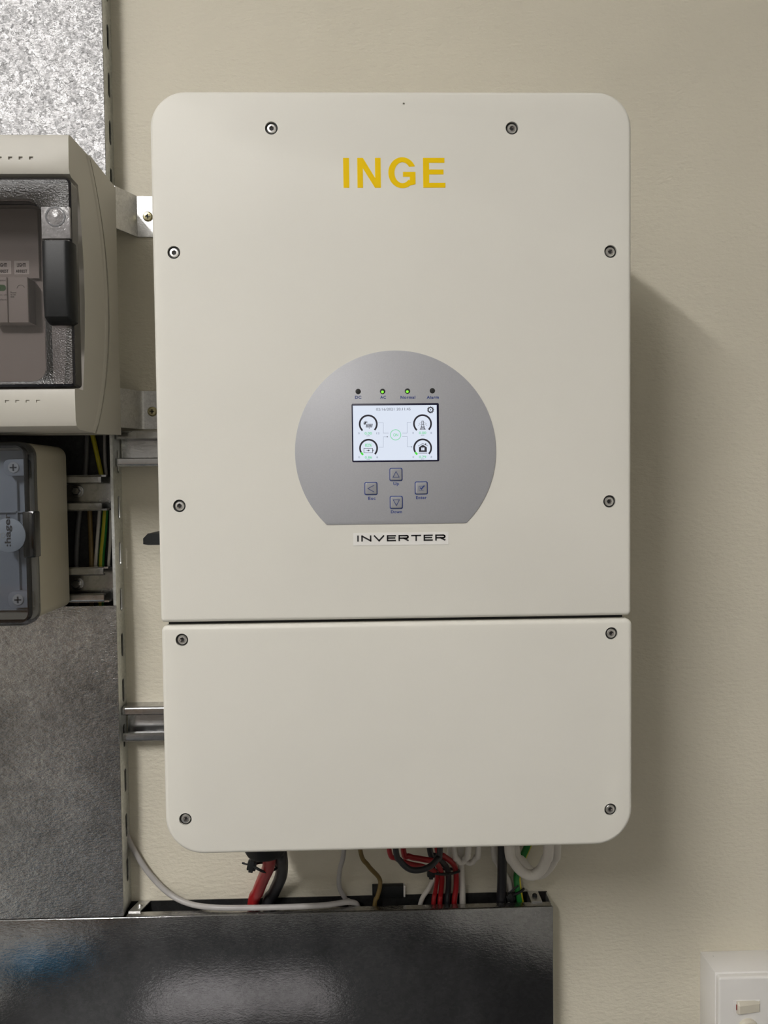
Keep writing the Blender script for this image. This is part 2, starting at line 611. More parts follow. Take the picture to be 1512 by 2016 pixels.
for L in (lamp,):
    p = L.location
    t = thing('ceiling_light', 'white batten light on the ceiling in front of the inverter wall', 'light', (p.x, p.y, p.z))
    LZ = p.z + .075
    bm = bmesh.new(); box(bm, p.x - .065, p.x + .065, p.y - .78, p.y + .78, LZ - .05, LZ, 0.006); obj('housing', bm, M['lamp_body'], t)
    bm = bmesh.new(); box(bm, p.x - .055, p.x + .055, p.y - .76, p.y + .76, LZ - .066, LZ - .05, 0.004); obj('diffuser', bm, M['diffuser'], t)
    for d in (-.6, .6):
        bm = bmesh.new(); lathe(bm, [(.004, LZ), (.004, RZ)], (p.x, p.y + d, 0), 'z', 8); obj('suspension_rod', bm, M['steel'], t)

# unseen things added on the floor for the zinc plates to mirror
bm = bmesh.new(); prism_z(bm, [(-.92, -.15), (.95, -.15), (.75, -3.3), (-1.32, -3.3)], 0, .006)
tag(obj('added_mat', bm, M['mat']), 'black mat on the floor before the inverter wall, unseen, added for its dark reflection', 'mat')
bm = bmesh.new(); prism_z(bm, [(-.53, -1.33), (.01, -1.32), (.02, -.80), (-.54, -.81)], .006, .010)
tag(obj('added_sheet', bm, M['sheet']), 'pale grey cardboard sheet on the black mat, unseen, added for its pale reflection', 'cardboard')
bm = bmesh.new(); box(bm, -1.22, -.93, -1.78, -1.38, .006, .10, .02, 3)
tag(obj('added_cloth', bm, M['blue_cloth']), 'folded blue cloth at the left edge of the black mat, unseen, added for its reflection', 'cloth')

# ================================================================ inverter
YF = -0.245
inv = thing('inverter', 'large off-white wall-mounted inverter with yellow INGE lettering and lit screen', 'inverter', (0, -0.021, 1.0645))
HW = 0.21
SCREWS_UP = [(-.1056, 1.7051), (.1051, 1.7052), (-.1923, 1.5983), (.1923, 1.5977), (-.1921, 1.3767), (.1912, 1.3762)]
SCREWS_LO = [(-.1923, 1.2574), (.1930, 1.2570), (-.1925, 1.0954), (.1920, 1.0957)]


def holes(lst):
    c = bmesh.new()
    for x, z in lst:
        lathe(c, [(0.0056, 0.0), (0.0056, 0.0105)], (x, YF - 0.002, z), 'y', 28)
    return c


bm = bmesh.new()
slab(bm, -HW - .0008, HW + .0011, 1.2731, 1.7370, YF, -0.190, [0.031, 0.031, 0.004, 0.004], 0.0035, 12, 5)
up_cut = holes(SCREWS_UP)
lathe(up_cut, [(0.0009, 0), (0.0009, 0.004)], (0.0102, YF - 0.002, 1.7261), 'y', 10)
obj_me('upper_cover', cutmesh(bm, up_cut), M['case'], inv)
bm = bmesh.new()
slab(bm, -HW - 0.0006, HW + 0.0023, 1.0627, 1.2700, YF, -0.150, [0.005, 0.006, 0.034, 0.034], 0.0040, 12, 5)
obj_me('lower_cover', cutmesh(bm, holes(SCREWS_LO)), M['case'], inv)
bm = bmesh.new()
slab(bm, -HW + 0.003, HW - 0.003, 1.0690, 1.7325, -0.192, -0.050, [0.029, 0.029, 0.031, 0.031], 0.0, 10)
obj('chassis', bm, M['case_side'], inv)
bm = bmesh.new()
for k in range(27):                                                 # heat sink fins at the back
    x = -0.182 + k * 0.014
    box(bm, x - .0015, x + .0015, -0.050, -0.0235, 1.13, 1.68)
box(bm, -0.19, 0.19, -0.050, -0.046, 1.12, 1.69)
box(bm, -0.19, 0.19, -0.0235, -0.0214, 1.30, 1.62)
obj('heat_sink', bm, M['case_side'], inv)
# recessed gasket that shows as the dark joint between the covers
bm = bmesh.new(); box(bm, -HW + .004, HW - .004, YF + .010, -0.194, 1.2690, 1.2740); obj('joint_gasket', bm, M['dark_gap'], inv)


def screw_bm():
    b = bmesh.new()
    n = 24
    def circ(r, y): return [(r * math.cos(2 * PI * k / n), y, r * math.sin(2 * PI * k / n)) for k in range(n)]
    def hexa(r, y):
        out = []
        for k in range(n):
            a = 2 * PI * k / n
            q = (a + PI / 6) % (PI / 3) - PI / 6
            rr_ = r * math.cos(PI / 6) / math.cos(q)
            out.append((rr_ * math.cos(a), y, rr_ * math.sin(a)))
        return out
    loft(b, [circ(.0041, .0052), circ(.0041, -.0010), circ(.0035, -.0017), hexa(.0023, -.0018), hexa(.0021, -.0012)], True, False)
    return b


def sock_bm():
    b = bmesh.new()
    lathe(b, [(.0000001, .0008), (.0021, -.0010), (.0021, .0014)], (0, 0, 0), 'y', 6)
    return b


sc0 = None
for x, z in SCREWS_UP + SCREWS_LO:
    if sc0 is None:
        sc0 = obj('screw', screw_bm(), M['steel'], inv, loc=(x, YF + .0022, z))
        s = obj('hex_socket', sock_bm(), M['socket'], sc0, loc=(x, YF + .0022, z))
        wb = bmesh.new(); lathe(wb, [(.0052, -.0004), (.00545, -.0001), (.00545, .0020)], (0, 0, 0), 'y', 24)  # added dark ring stands in for the shade round the screw head
        obj('hole_shade_ring', wb, M['dark_gap'], sc0, loc=(x, YF + .0022, z))
    else:
        c = dup(sc0, inv, (x, YF + .0022, z))
        c.rotation_euler = (0, random.uniform(0, 1.0), 0)

# lettering INGE
def ge(u, v): return (-.0435 + (u - 95) * .0892 / 1250, 1.6794 - (v - 75) * .0258 / 363)
bm = bmesh.new()
yl, ylb = YF - 0.0002, YF + 0.0004
prism_y(bm, [ge(*q) for q in ((95, 75), (168, 75), (168, 438), (97, 438))], yl, ylb)
prism_y(bm, [ge(*q) for q in ((268, 75), (338, 75), (486, 318), (486, 75), (555, 75), (555, 438), (482, 438), (336, 200), (336, 438), (268, 438))], yl, ylb)
G = []
for k in range(41):
    a = math.radians(24 + (305 - 24) * k / 40)
    G.append((820 + 172 * math.cos(a), 255 - 188 * math.sin(a)))
G += [(982, 395), (982, 245), (828, 245), (828, 305), (912, 305), (912, 348)]
for k in range(41):
    a = math.radians(318 - (318 - 34) * k / 40)
    G.append((822 + 98 * math.cos(a), 255 - 127 * math.sin(a)))
prism_y(bm, [ge(*q) for q in G], yl, ylb)
prism_y(bm, [ge(*q) for q in ((1076, 75), (1340, 75), (1340, 135), (1150, 135), (1150, 217), (1328, 217), (1328, 277), (1150, 277), (1150, 378), (1350, 378), (1350, 438), (1076, 438))], yl, ylb)
obj('brand_lettering', bm, M['yellow'], inv, label='yellow capital letters INGE')

# control panel: circular overlay cut flat at the bottom
R, ZC, ZB = 0.0893, 1.4225, 1.3584
a0 = math.degrees(math.asin((ZB - ZC) / R))
ol = [(R * math.cos(math.radians(a0 + (180 - 2 * a0) * k / 96)), ZC + R * math.sin(math.radians(a0 + (180 - 2 * a0) * k / 96))) for k in range(97)]
bm = bmesh.new()
ins = [(x * (1 - .0035), ZC + (z - ZC) * (1 - .0035)) for x, z in ol]
loft(bm, [[(x, YF - .0007, z) for x, z in ins], [(x, YF - .0005, z) for x, z in ol], [(x, YF + .0005, z) for x, z in ol]])
YP = YF - 0.0007
panel = obj('control_panel', bm, M['silver'], inv, label='silver round control panel with a flat bottom edge')
WORDS = [(t_, x0, 779, x1, 785.3) for t_, x0, x1 in (('DC', 699, 711.5), ('AC', 748.5, 760), ('Normal', 788.5, 817.5), ('Alarm', 840, 864))]
WORDS += [('Up', 774.5, 949, 785.5, 957), ('Esc', 725, 978, 739.5, 984.3), ('Enter', 819, 976.5, 840, 982.7), ('Down', 769.5, 1004.5, 791.5, 1010.6)]
for s, x0, y0, x1, y1 in WORDS:
    bm = bmesh.new()
    textat(bm, s, x0, y0, x1, y1, YP - .0001, 0.028, space=1.12)
    obj('lettering', bm, M['blue'], panel, label='dark blue lettering ' + s)
# status lamps
led0 = None
for k, (x, z) in enumerate(((-.0328, 1.476), (-.0112, 1.4759), (.0108, 1.4760), (.0329, 1.4761))):
    bm = bmesh.new(); lathe(bm, [(.0021, -.0002), (.0024, -.0001), (.0024, 0.0004)], (x, YP, z), 'y', 20)
    l = obj('status_lamp', bm, M['dark_gap'], inv, label='unlit dark status lamp' if k in (0, 3) else 'status lamp lit green')
    if k in (1, 2):
        bm = bmesh.new(); lathe(bm, [(.00001, -.0007), (.0009, -.0005), (.0015, 0.0001), (.0015, .0004)], (x - .0001, YP, z - .0005), 'y', 16)
        obj('lens', bm, M['led_on'], l)
# screen
a, b = at(693.4, 910.0, YP), at(863.9, 793.4, YP)
bm = bmesh.new(); slab(bm, a.x, b.x, a.z, b.z, YP - .0003, YP + .0004, .0012, .0002, 4, 2)
bez = obj('screen_bezel', bm, M['navy'], inv)
YS = YP - .0004
a, b = at(696.0, 907.0, YS), at(859.6, 797.3, YS)
SX0, SZ0 = a.x, a.z
bm = bmesh.new(); box(bm, a.x, b.x, YS, YS + .0004, a.z, b.z)
scr = obj('screen', bm, M['screen'], inv, label='lit white screen with gauges')
YI, YIB = YS - .00012, YS + .0001
def sv(u, v):
    q = at(680 + u / 7.56, 780 + v / 7.56, YI)
    return (q.x, q.z)
UM = 1 / 7.56 / 2215.0
for k, (u, v) in enumerate(((340, 415), (1148, 410), (345, 775), (1150, 770))):
    x, z = sv(u, v)
    bm = bmesh.new()
    st = 208 if k > 1 else 228
    prism_y(bm, arc_band(x, z, 140 * UM, 114 * UM, -44, st, 40), YI, YIB)
    g = obj('gauge_arc', bm, M['ink'], scr)
    if k > 1:
        bm = bmesh.new(); prism_y(bm, arc_band(x, z, 140 * UM, 112 * UM, 209, 230, 6), YI, YIB)
        obj('gauge_fill', bm, M['ink_lime'], scr)
bm = bmesh.new()
textat(bm, '02/16/2021 20:11:45', 740.6, 802.8, 808.2, 808.4, YI, 0.0, th=.0001)
obj('date_text', bm, M['ink_mid'], scr)
# gear
bm = bmesh.new()
gx, gz = sv(1268, 203)
ol = []
for k in range(48):
    r = (54 if k % 4 in (0, 1) else 42) * UM
    an = 2 * PI * k / 48
    ol.append((gx + r * math.cos(an), gz + r * math.sin(an)))
inn = [(gx + 27 * UM * math.cos(2 * PI * k / 48), gz + 27 * UM * math.sin(2 * PI * k / 48)) for k in range(48)]
loft(bm, [[(x, YI, z) for x, z in inn], [(x, YI, z) for x, z in ol], [(x, YIB, z) for x, z in ol]], False, False)
lathe(bm, [(9 * UM, 0), (9 * UM, .0001)], (gx, YI, gz), 'y', 12)
obj('gear_icon', bm, M['ink'], scr)
# solar panel icon
bm = bmesh.new()
for j in range(3):
    for i in range(5):
        sk = j * -5
        u0, v0 = 312 + i * 20 + j * -4, 412 + j * 19
        prism_y(bm, [sv(u0, v0), sv(u0 + 15, v0), sv(u0 + 14, v0 + 14), sv(u0 - 2, v0 + 14)], YI, YIB)
prism_y(bm, [sv(348, 468), sv(362, 468), sv(356, 490)], YI, YIB)
x, z = sv(303, 405); prism_y(bm, arc_band(x, z, 24 * UM, 1 * UM, 40, 250, 14), YI, YIB)
prism_y(bm, arc_band(x, z, 34 * UM, 29 * UM, 20, 215, 14), YI, YIB)
obj('solar_icon', bm, M['ink'], scr)
# pylon icon
bm = bmesh.new()
for pts in (((1138, 370), (1138, 425), (1118, 490)), ((1162, 370), (1162, 425), (1186, 490)), ((1138, 370), (1162, 370)), ((1138, 425), (1162, 425)),
            ((1128, 455), (1174, 455)), ((1110, 492), (1192, 492)), ((1130, 460), (1182, 488)), ((1172, 460), (1122, 488))):
    line_xz(bm, [sv(*q) for q in pts], 7 * UM, YI, YIB)
for pts in (((1092, 410), (1138, 385)), ((1208, 410), (1162, 385)), ((1085, 435), (1138, 412)), ((1215, 435), (1162, 412))):
    line_xz(bm, [sv(*q) for q in pts], 3 * UM, YI, YIB)
obj('pylon_icon', bm, M['ink'], scr)
# battery icon
bm = bmesh.new()
line_xz(bm, [sv(*q) for q in ((275, 775), (404, 775), (404, 842), (275, 842), (275, 775))], 6 * UM, YI, YIB)
prism_y(bm, [sv(404, 792), sv(416, 797), sv(416, 818), sv(404, 824)], YI, YIB)
prism_y(bm, [sv(302, 803), sv(340, 800), sv(350, 790), sv(352, 802), sv(366, 804), sv(338, 824), sv(340, 810)], YI, YIB)
obj('battery_icon', bm, M['ink'], scr)
# house icon
bm = bmesh.new()
hp = [(1095, 760), (1152, 722), (1212, 760), (1212, 830), (1095, 830)]
prism_y(bm, [sv(*q) for q in hp], YI, YIB)
line_xz(bm, [sv(*q) for q in ((1084, 742), (1152, 704), (1222, 740))], 6 * UM, YI, YIB)
prism_y(bm, [sv(1186, 706), sv(1202, 702), sv(1202, 725), sv(1186, 718)], YI, YIB)
line_xz(bm, [sv(1090, 847), sv(1216, 847)], 7 * UM, YI, YIB)
hs = obj('house_icon', bm, M['ink'], scr)
for u in (1129, 1155):
    bm = bmesh.new()
    prism_y(bm, [sv(u, 764), sv(u + 22, 764), sv(u + 22, 806), sv(u, 806)], YI - .0001, YI)
    obj('house_window', bm, M['screen'], scr)
bm = bmesh.new()
x, z = sv(747, 575)
prism_y(bm, arc_band(x, z, 81 * UM, 71 * UM, 0, 359.9, 40), YI, YIB)
textat(bm, 'ON', 774.2, 853.2, 783.8, 859.4, YI, 0.02, th=.0001)
obj('on_symbol', bm, M['ink_green'], scr)
for s, u0, v0, u1, v1 in (('0.00', 286, 533, 395, 573), ('0.00', 1095, 525, 1202, 566), ('82%', 292, 706, 392, 752), ('0.86', 290, 890, 396, 930), ('0.79', 1096, 885, 1202, 924)):
    bm = bmesh.new()
    textat(bm, s, 680 + u0 / 7.56, 780 + v0 / 7.56, 680 + u1 / 7.56, 780 + v1 / 7.56, YI, 0.02, th=.0001)
    obj('green_reading', bm, M['ink_green'], scr)
for s, u0, v0, u1, v1 in (('0', 190, 538, 212, 568), ('12', 462, 538, 508, 568), ('kW', 316, 578, 366, 600), ('0', 998, 532, 1018, 560), ('8', 1266, 532, 1288, 560), ('kW', 1126, 571, 1176, 592),
                         ('0', 193, 893, 215, 923), ('8', 462, 895, 484, 923), ('kW', 318, 934, 366, 950), ('0', 1000, 890, 1022, 918), ('8', 1268, 890, 1290, 918), ('kW', 1128, 928, 1174, 944)):
    bm = bmesh.new()
    textat(bm, s, 680 + u0 / 7.56, 780 + v0 / 7.56, 680 + u1 / 7.56, 780 + v1 / 7.56, YI, 0.01, th=.0001)
    obj('grey_reading', bm, M['ink_grey'], scr)
for pts in (((490, 397), (565, 397), (565, 550), (642, 550)), ((975, 390), (918, 390), (918, 550), (848, 550)), ((500, 760), (565, 760), (565, 604), (618, 604)), ((848, 600), (920, 600), (920, 752), (972, 752))):
    bm = bmesh.new()
    line_xz(bm, [sv(*q) for q in pts], 4 * UM, YI, YIB)
    obj('flow_line', bm, M['ink_grey'], scr)
for u, v in ((627, 604), (986, 754)):
    bm = bmesh.new()
    prism_y(bm, [sv(u - 9, v - 9), sv(u + 10, v), sv(u - 9, v + 9)], YI, YIB)
    obj('flow_arrow', bm, M['ink'], scr)
# buttons
for nm, px, py in (('up', 779.6, 934.2), ('escape', 730.3, 961.8), ('enter', 829.4, 960.8), ('down', 780.2, 989.2)):
    c = at(px, py, YP)
    h = .00585
    bm = bmesh.new(); slab(bm, c.x - h, c.x + h, c.z - h, c.z + h, YP - .00025, YP + .0003, .0015, .0002, 5, 2)
    rim = obj('button', bm, M['blue'], inv)
    h = .00515
    bm = bmesh.new(); slab(bm, c.x - h, c.x + h, c.z - h, c.z + h, YP - .0012, YP + .0001, .0013, .0009, 5, 4)
    obj('button_cap', bm, M['button'], rim)
    bm = bmesh.new()
    y0, y1 = YP - .0014, YP - .0009
    q = .001
    if nm == 'up':
        line_xz(bm, [(c.x - 2.8 * q, c.z - 2.5 * q), (c.x, c.z + 2.6 * q), (c.x + 2.8 * q, c.z - 2.5 * q), (c.x - 2.8 * q, c.z - 2.5 * q)], .0005, y0, y1)
    elif nm == 'down':
        line_xz(bm, [(c.x - 2.8 * q, c.z + 2.4 * q), (c.x, c.z - 2.7 * q), (c.x + 2.8 * q, c.z + 2.4 * q), (c.x - 2.8 * q, c.z + 2.4 * q)], .0005, y0, y1)
    elif nm == 'escape':
        line_xz(bm, [(c.x + 2.6 * q, c.z + 2.8 * q), (c.x - 2.8 * q, c.z), (c.x + 2.6 * q, c.z - 3.0 * q)], .0005, y0, y1)
    else:
        line_xz(bm, [(c.x - 2.2 * q, c.z + 1.6 * q), (c.x - 2.2 * q, c.z - 2.0 * q), (c.x + 1.8 * q, c.z - 2.0 * q)], .0003, y0, y1)
        line_xz(bm, [(c.x - 2.2 * q, c.z + 1.6 * q), (c.x + 1.2 * q, c.z + 1.6 * q)], .0003, y0, y1)
        prism_y(bm, [(c.x - 1.5 * q, c.z + .2 * q), (c.x - .7 * q, c.z + .7 * q), (c.x - .2 * q, c.z - .2 * q), (c.x + 2.2 * q, c.z + 2.4 * q), (c.x + 3.2 * q, c.z + 2.0 * q), (c.x - .1 * q, c.z - 1.7 * q)], y0, y1)
    obj('button_symbol', bm, M['blue'], rim)
# tape label
bm = bmesh.new()
ta, tb = at(695.6, 1074.2, YF), at(882.8, 1047.0, YF)
slab(bm, ta.x, tb.x, ta.z, tb.z, YF - .0003, YF + .0003, .0004, 0, 3)
tp = obj('tape_label', bm, M['white_tape'], inv, label='white tape label reading INVERTER')
bm = bmesh.new()
def stroke_word(bm, word, x0, x1, z0, z1, wd, yf, yb):
    """plain extended capitals drawn as strokes"""
    wid = {'I': .18, 'N': 1.0, 'V': 1.05, 'E': .92, 'R': 1.02, 'T': 1.0}
    gap = .24
    tot = sum(wid[c] for c in word) + gap * (len(word) - 1)
    k = (x1 - x0) / tot
    h = z1 - z0
    x = x0
    for c in word:
        W = wid[c] * k
        L, Rr, B, T = x + wd / 2, x + W - wd / 2, z0 + wd / 2, z1 - wd / 2
        m = (z0 + z1) / 2 + h * .03
        if c == 'I':
            ls = [[(x + W / 2, B), (x + W / 2, T)]]
        elif c == 'N':
            ls = [[(L, B), (L, T), (Rr, B), (Rr, T)]]
        elif c == 'V':
            ls = [[(L, T), ((L + Rr) / 2, B), (Rr, T)]]
        elif c == 'E':
            ls = [[(Rr, T), (L, T), (L, B), (Rr, B)], [(L, m), (Rr - wd * .4, m)]]
        elif c == 'T':
            ls = [[(L, T), (Rr, T)], [((L + Rr) / 2, T), ((L + Rr) / 2, B)]]
        else:
            rb = (T - m + h * .05) / 2
            mm = T - 2 * rb
            arc = [(Rr - rb * 1.3 + rb * 1.3 * math.sin(PI * j / 8), T - rb + rb * math.cos(PI * j / 8)) for j in range(9)]
            ls = [[(L, B), (L, T)] + arc + [(L, mm)], [(Rr - W * .42, mm), (Rr, B)]]
        for l in ls:
            line_xz(bm, l, wd, yf, yb)
        x += W + gap * k


la, lb = at(703, 1066.6, YF - .0005), at(877, 1052.0, YF - .0005)
stroke_word(bm, 'INVERTER', la.x, lb.x, la.z, lb.z, .00132, YF - .0005, YF - .0002)
obj('tape_lettering', bm, M['black_print'], tp)
# isolator knob on the left side and glands underneath
kz = at(303, 1058, -.12)
bm = bmesh.new()
lathe(bm, [(.022, .0), (.022, -.012), (.020, -.016)], (-.207, -.12, kz.z), 'x', 28)
bx = at(294.5, 1058, -.12).x
hk = .0058
loft(bm, [[(-.221, y, z) for y, z in ((-.150, kz.z + hk), (-.09, kz.z + hk), (-.09, kz.z - hk), (-.150, kz.z - hk))],
          [(bx + .006, y, z) for y, z in ((-.148, kz.z + hk), (-.092, kz.z + hk), (-.092, kz.z - hk), (-.148, kz.z - hk))],
          [(bx, y, z) for y, z in ((-.144, kz.z + hk * .1), (-.096, kz.z + hk * .1), (-.096, kz.z - hk * .9), (-.144, kz.z - hk * .9))]])
obj('isolator_knob', bm, M['black_abs'], inv, label='black isolator knob on the left side')
for gx, gy, gr, gzb in ((-.1405, -.1, .0225, .9935), (.02, -.1, .012, 1.02), (.075, -.09, .016, 1.02), (.135, -.09, .012, 1.02), (.175, -.09, .016, 1.02)):
    bm = bmesh.new(); lathe(bm, [(gr * .7, gzb - .002), (gr * .9, gzb), (gr, gzb + .004), (gr, gzb + .018), (gr * 1.12, gzb + .018), (gr * 1.12, gzb + .03), (gr * .9, gzb + .03), (gr * .9, 1.071)], (gx, gy, 0), 'z', 24)
    obj('cable_gland', bm, M['black_abs'], inv)

# ================================================================ vertical trunking
TD = -0.032
TX0, TX1 = -.62, -.3178
vt = thing('cable_trunking', 'tall galvanised steel trunking on the left with slotted side, running up the wall', 'trunking', (-.47, 0, .8885))
SLOTS_TOP = [z for z in [at(214.5, 5, -.012).z + .0 - .0542 * k for k in range(-2, 24)] if z > .90]


def side_plate():
    b = bmesh.new(); box(b, TX1 - .0014, TX1, TD + .0010, 0.0, .889, 2.45)
    c = bmesh.new()
    for z in SLOTS_TOP:
        r = .0034
        pts = []
        for k in range(9):
            an = PI * k / 8
            pts.append((-.0125 + r * math.cos(an), z + .0105 + r * math.sin(an)))
        for k in range(9):
            an = PI + PI * k / 8
            pts.append((-.0125 + r * math.cos(an), z - .0105 + r * math.sin(an)))
        prism_x(c, pts, TX1 - .004, TX1 + .003)
    return cutmesh(b, c)


z0s = at(214.5, 73.5, -.012).z
SLOTS_TOP = [z0s + .0543 * k for k in range(12, -24, -1) if .905 < z0s + .0543 * k < 2.43]
obj_me('side_wall', side_plate(), M['galv_side'], vt)
bm = bmesh.new(); box(bm, TX0, TX0 + .0014, TD + .001, 0, .889, 2.45); obj('side_wall', bm, M['galv_side'], vt)
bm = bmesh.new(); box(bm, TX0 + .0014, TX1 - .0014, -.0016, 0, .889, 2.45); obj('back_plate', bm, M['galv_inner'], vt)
bm = bmesh.new(); box(bm, TX1 - .0032, TX1 - .0014, TD + .0010, TD + .0022, 1.2565, 1.52); obj('return_lip', bm, M['galv_side'], vt)
bm = bmesh.new(); box(bm, TX0 - .0008, TX1 + .0004, TD - .0002, TD + .0008, 1.52, 2.45, .0003, 1)
obj('cover_plate', bm, M['galv_top'], vt, label='bright spangled upper cover plate')
bm = bmesh.new(); box(bm, TX0 - .0008, TX1 + .0004, TD - .0002, TD + .0008, .889, 1.2565, .0003, 1)
obj('cover_plate', bm, M['galv'], vt, label='lower cover plate with dark room reflections blotched into its colour')

# ================================================================ horizontal trunking
HZ, HX0, HX1, HB = .8888, -.95, .1905, .738
ht = thing('cable_trunking', 'low horizontal galvanised steel trunking under the inverter, open at the top', 'trunking', (-.38, 0, HB))
bm = bmesh.new(); box(bm, HX0, HX1, TD - .0024, TD, HB, HZ, .0012, 3); obj('front_cover', bm, M['galv_dark'], ht)
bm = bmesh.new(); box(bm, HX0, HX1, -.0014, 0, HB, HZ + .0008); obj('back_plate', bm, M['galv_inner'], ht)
bm = bmesh.new(); box(bm, -.3145, HX1 - .0015, TD, TD + .009, HZ - .0012, HZ); obj('top_flange', bm, M['galv'], ht)
bm = bmesh.new(); box(bm, HX0, HX1, TD, -.0014, HB, HB + .0014); obj('base_plate', bm, M['galv_side'], ht)
bm = bmesh.new(); box(bm, HX1 - .0014, HX1, TD, -.0014, HB + .0014, HZ); obj('end_plate', bm, M['galv_side'], ht)
for k, (xa, xb) in enumerate(((-.3105, -.2965), (.1665, .1795))):
    bm = bmesh.new()
    if k == 0:
        prism_z(bm, [(xa - .004, -.024), (xb - .004, -.024), (xb + .002, -.0014), (xa + .002, -.0014)], HZ, HZ + .0015)
    else:
        box(bm, xa, xb, -.024, -.0014, HZ, HZ + .0015)
        box(bm, xa, xb, -.003, -.0014, HZ - .02, HZ + .001)
    tb_ = obj('fixing_tab', bm, M['bracket'], ht)
    bm = bmesh.new(); lathe(bm, [(.0030, .0), (.0030, .0022), (.0022, .0032)], ((xa + xb) / 2, -.013, HZ + .0012), 'z', 16)
    obj('screw', bm, M['steel' if k == 0 else 'black_abs'], tb_)


# ================================================================ strut channels
def strut(t, x0, x1, zc, yf, yb, lip_end=0.0):
    """slotted steel channel, open to the front; lips may stop short at the right end"""
    h = .0206
    b = bmesh.new()
    th = .0022
    box(b, x0, x1, yb - th, yb, zc - h, zc + h)
    box(b, x0, x1, yf + .0015, yb - th, zc + h - th, zc + h)
    box(b, x0, x1, yf + .0015, yb - th, zc - h, zc - h + th)
    obj('channel', b, M['strut'], t)
    for s in (1, -1):
        b = bmesh.new()
        xe = x1 - lip_end
        za, zb = zc + s * h, zc + s * (h - .0098)
        # rolled lip: rounded outer edge and returned inner edge
        pr = []
        for k in range(7):
            a = PI / 2 * k / 6
            pr.append((yf + .003 - .003 * math.sin(a), za - s * .003 + s * .003 * math.cos(a)))
        pr += [(yf, zb + s * .0012), (yf + .0012, zb), (yf + .007, zb), (yf + .007, zb + s * .0018), (yf + .0018, zb + s * .0018), (yf + .0022, za - s * .0022), (yf + .003, za - s * .0022)]
        prism_x(b, pr, x0, xe)
        obj('lip', b, M['strut'], t)


s1 = thing('strut_channel', 'upper galvanised strut channel between the trunking and the inverter', 'strut', (-.1, 0, 1.4385))
strut(s1, -.3165, .24 - .04, 1.4385, -.0212, 0.0)
s2 = thing('strut_channel', 'lower galvanised strut channel between the trunking and the inverter', 'strut', (-.1, 0, 1.1135))
strut(s2, -.3165, .24 - .04, 1.1135, -.0212, 0.0)
YB = -.0105
for k, (zc, nm) in enumerate(((1.3875, 'upper short strut channel behind the small blue-lidded enclosure, inside the trunking'),
                              (1.2811, 'lower short strut channel behind the small blue-lidded enclosure, inside the trunking'))):
    t = thing('strut_channel', nm, 'strut', (-.45, YB, zc))
    strut(t, -.60, -.3262, zc, -.0322, YB, .0052)
    bz = at(150, 967 if k == 0 else 1150, -.016)
    bm = bmesh.new()
    lathe(bm, [(.0075, .0), (.0075, -.0014), (.0066, -.0016)], (bz.x, YB - .0021, bz.z), 'y', 24)
    lathe(bm, [(.0052, -.0014), (.0052, -.0050), (.0042, -.0060), (.0001, -.0060)], (bz.x, YB - .0021, bz.z), 'y', 6 if k == 0 else 20)
    obj('bolt', bm, M['strut'], t)

# ================================================================ mounting brackets
for k, (zt, zb, lab) in enumerate(((1.7353, 1.6880, 'upper galvanised fixing bracket at the right of the big grey enclosure, brightly lit foot'),
                                   (1.5073, 1.4622, 'lower galvanised fixing bracket at the right of the big grey enclosure, in shade'))):
    t = thing('mounting_bracket', lab, 'bracket', (-.29, 0, zb))
    bm = bmesh.new()
    if k == 0:
        po = [(-.345, -.0345), (-.3070, -.0345), (-.2915, -.0028), (-.268, -.0018), (-.268, 0.0), (-.2925, 0.0), (-.3088, -.0328), (-.345, -.0328)]
    else:
        po = [(-.345, -.0345), (-.3070, -.0345), (-.301, -.024), (-.295, -.009), (-.2915, -.003), (-.288, -.0018), (-.268, -.0018), (-.268, 0.0), (-.290, 0.0), (-.2935, -.002), (-.297, -.009), (-.303, -.024), (-.3088, -.0328), (-.345, -.0328)]
    prism_z(bm, po, zb, zt)
    obj('strap', bm, M['bracket'], t, sharp=50)
    sx, sz = ((-.2793, 1.7115), (-.2790, 1.4830))[k]
    bm = bmesh.new(); lathe(bm, [(.0058, 0), (.0058, -.0008), (.0045, -.0022), (.0022, -.0026), (.002, -.0012), (.00001, -.0012)], (sx, -.0018, sz), 'y', 20)
    sw = obj('screw', bm, M['brass'], t)
    bm = bmesh.new()
    box(bm, sx - .0028, sx + .0028, -.0046, -.0042, sz - .0005, sz + .0005); box(bm, sx - .0005, sx + .0005, -.0046, -.0042, sz - .0028, sz + .0028)
    obj('cross_recess', bm, M['dark_gap'], sw)

# ================================================================ big grey enclosure
E1B = -.0348
EX0, EX1 = -.62, -.3075
EZ0, EZ1 = 1.4495, 1.7352
e1 = thing('distribution_box', 'big grey plastic enclosure with smoked door and black handle, upper left', 'enclosure', (-.464, E1B, EZ0))
ZM = (EZ0 + EZ1) / 2


def arc_pts(y_end, y_mid, za, zb, n=14, p=2.0):
    out = []
    for k in range(n + 1):
        s = -1 + 2 * k / n
        out.append((y_mid + (y_end - y_mid) * abs(s) ** p, za + (zb - za) * k / n))
    return out


SE = arc_pts(-.117, -.066, EZ1, EZ0, 24, 2.2)
bm = bmesh.new()
prism_x(bm, [(E1B, EZ1 - .002)] + [(y, z) for y, z in SE] + [(E1B, EZ0 + .004), (E1B, EZ1 - .004)], EX0 - .001, EX1 + .0012)
obj('base', bm, M['grey_base'], e1)
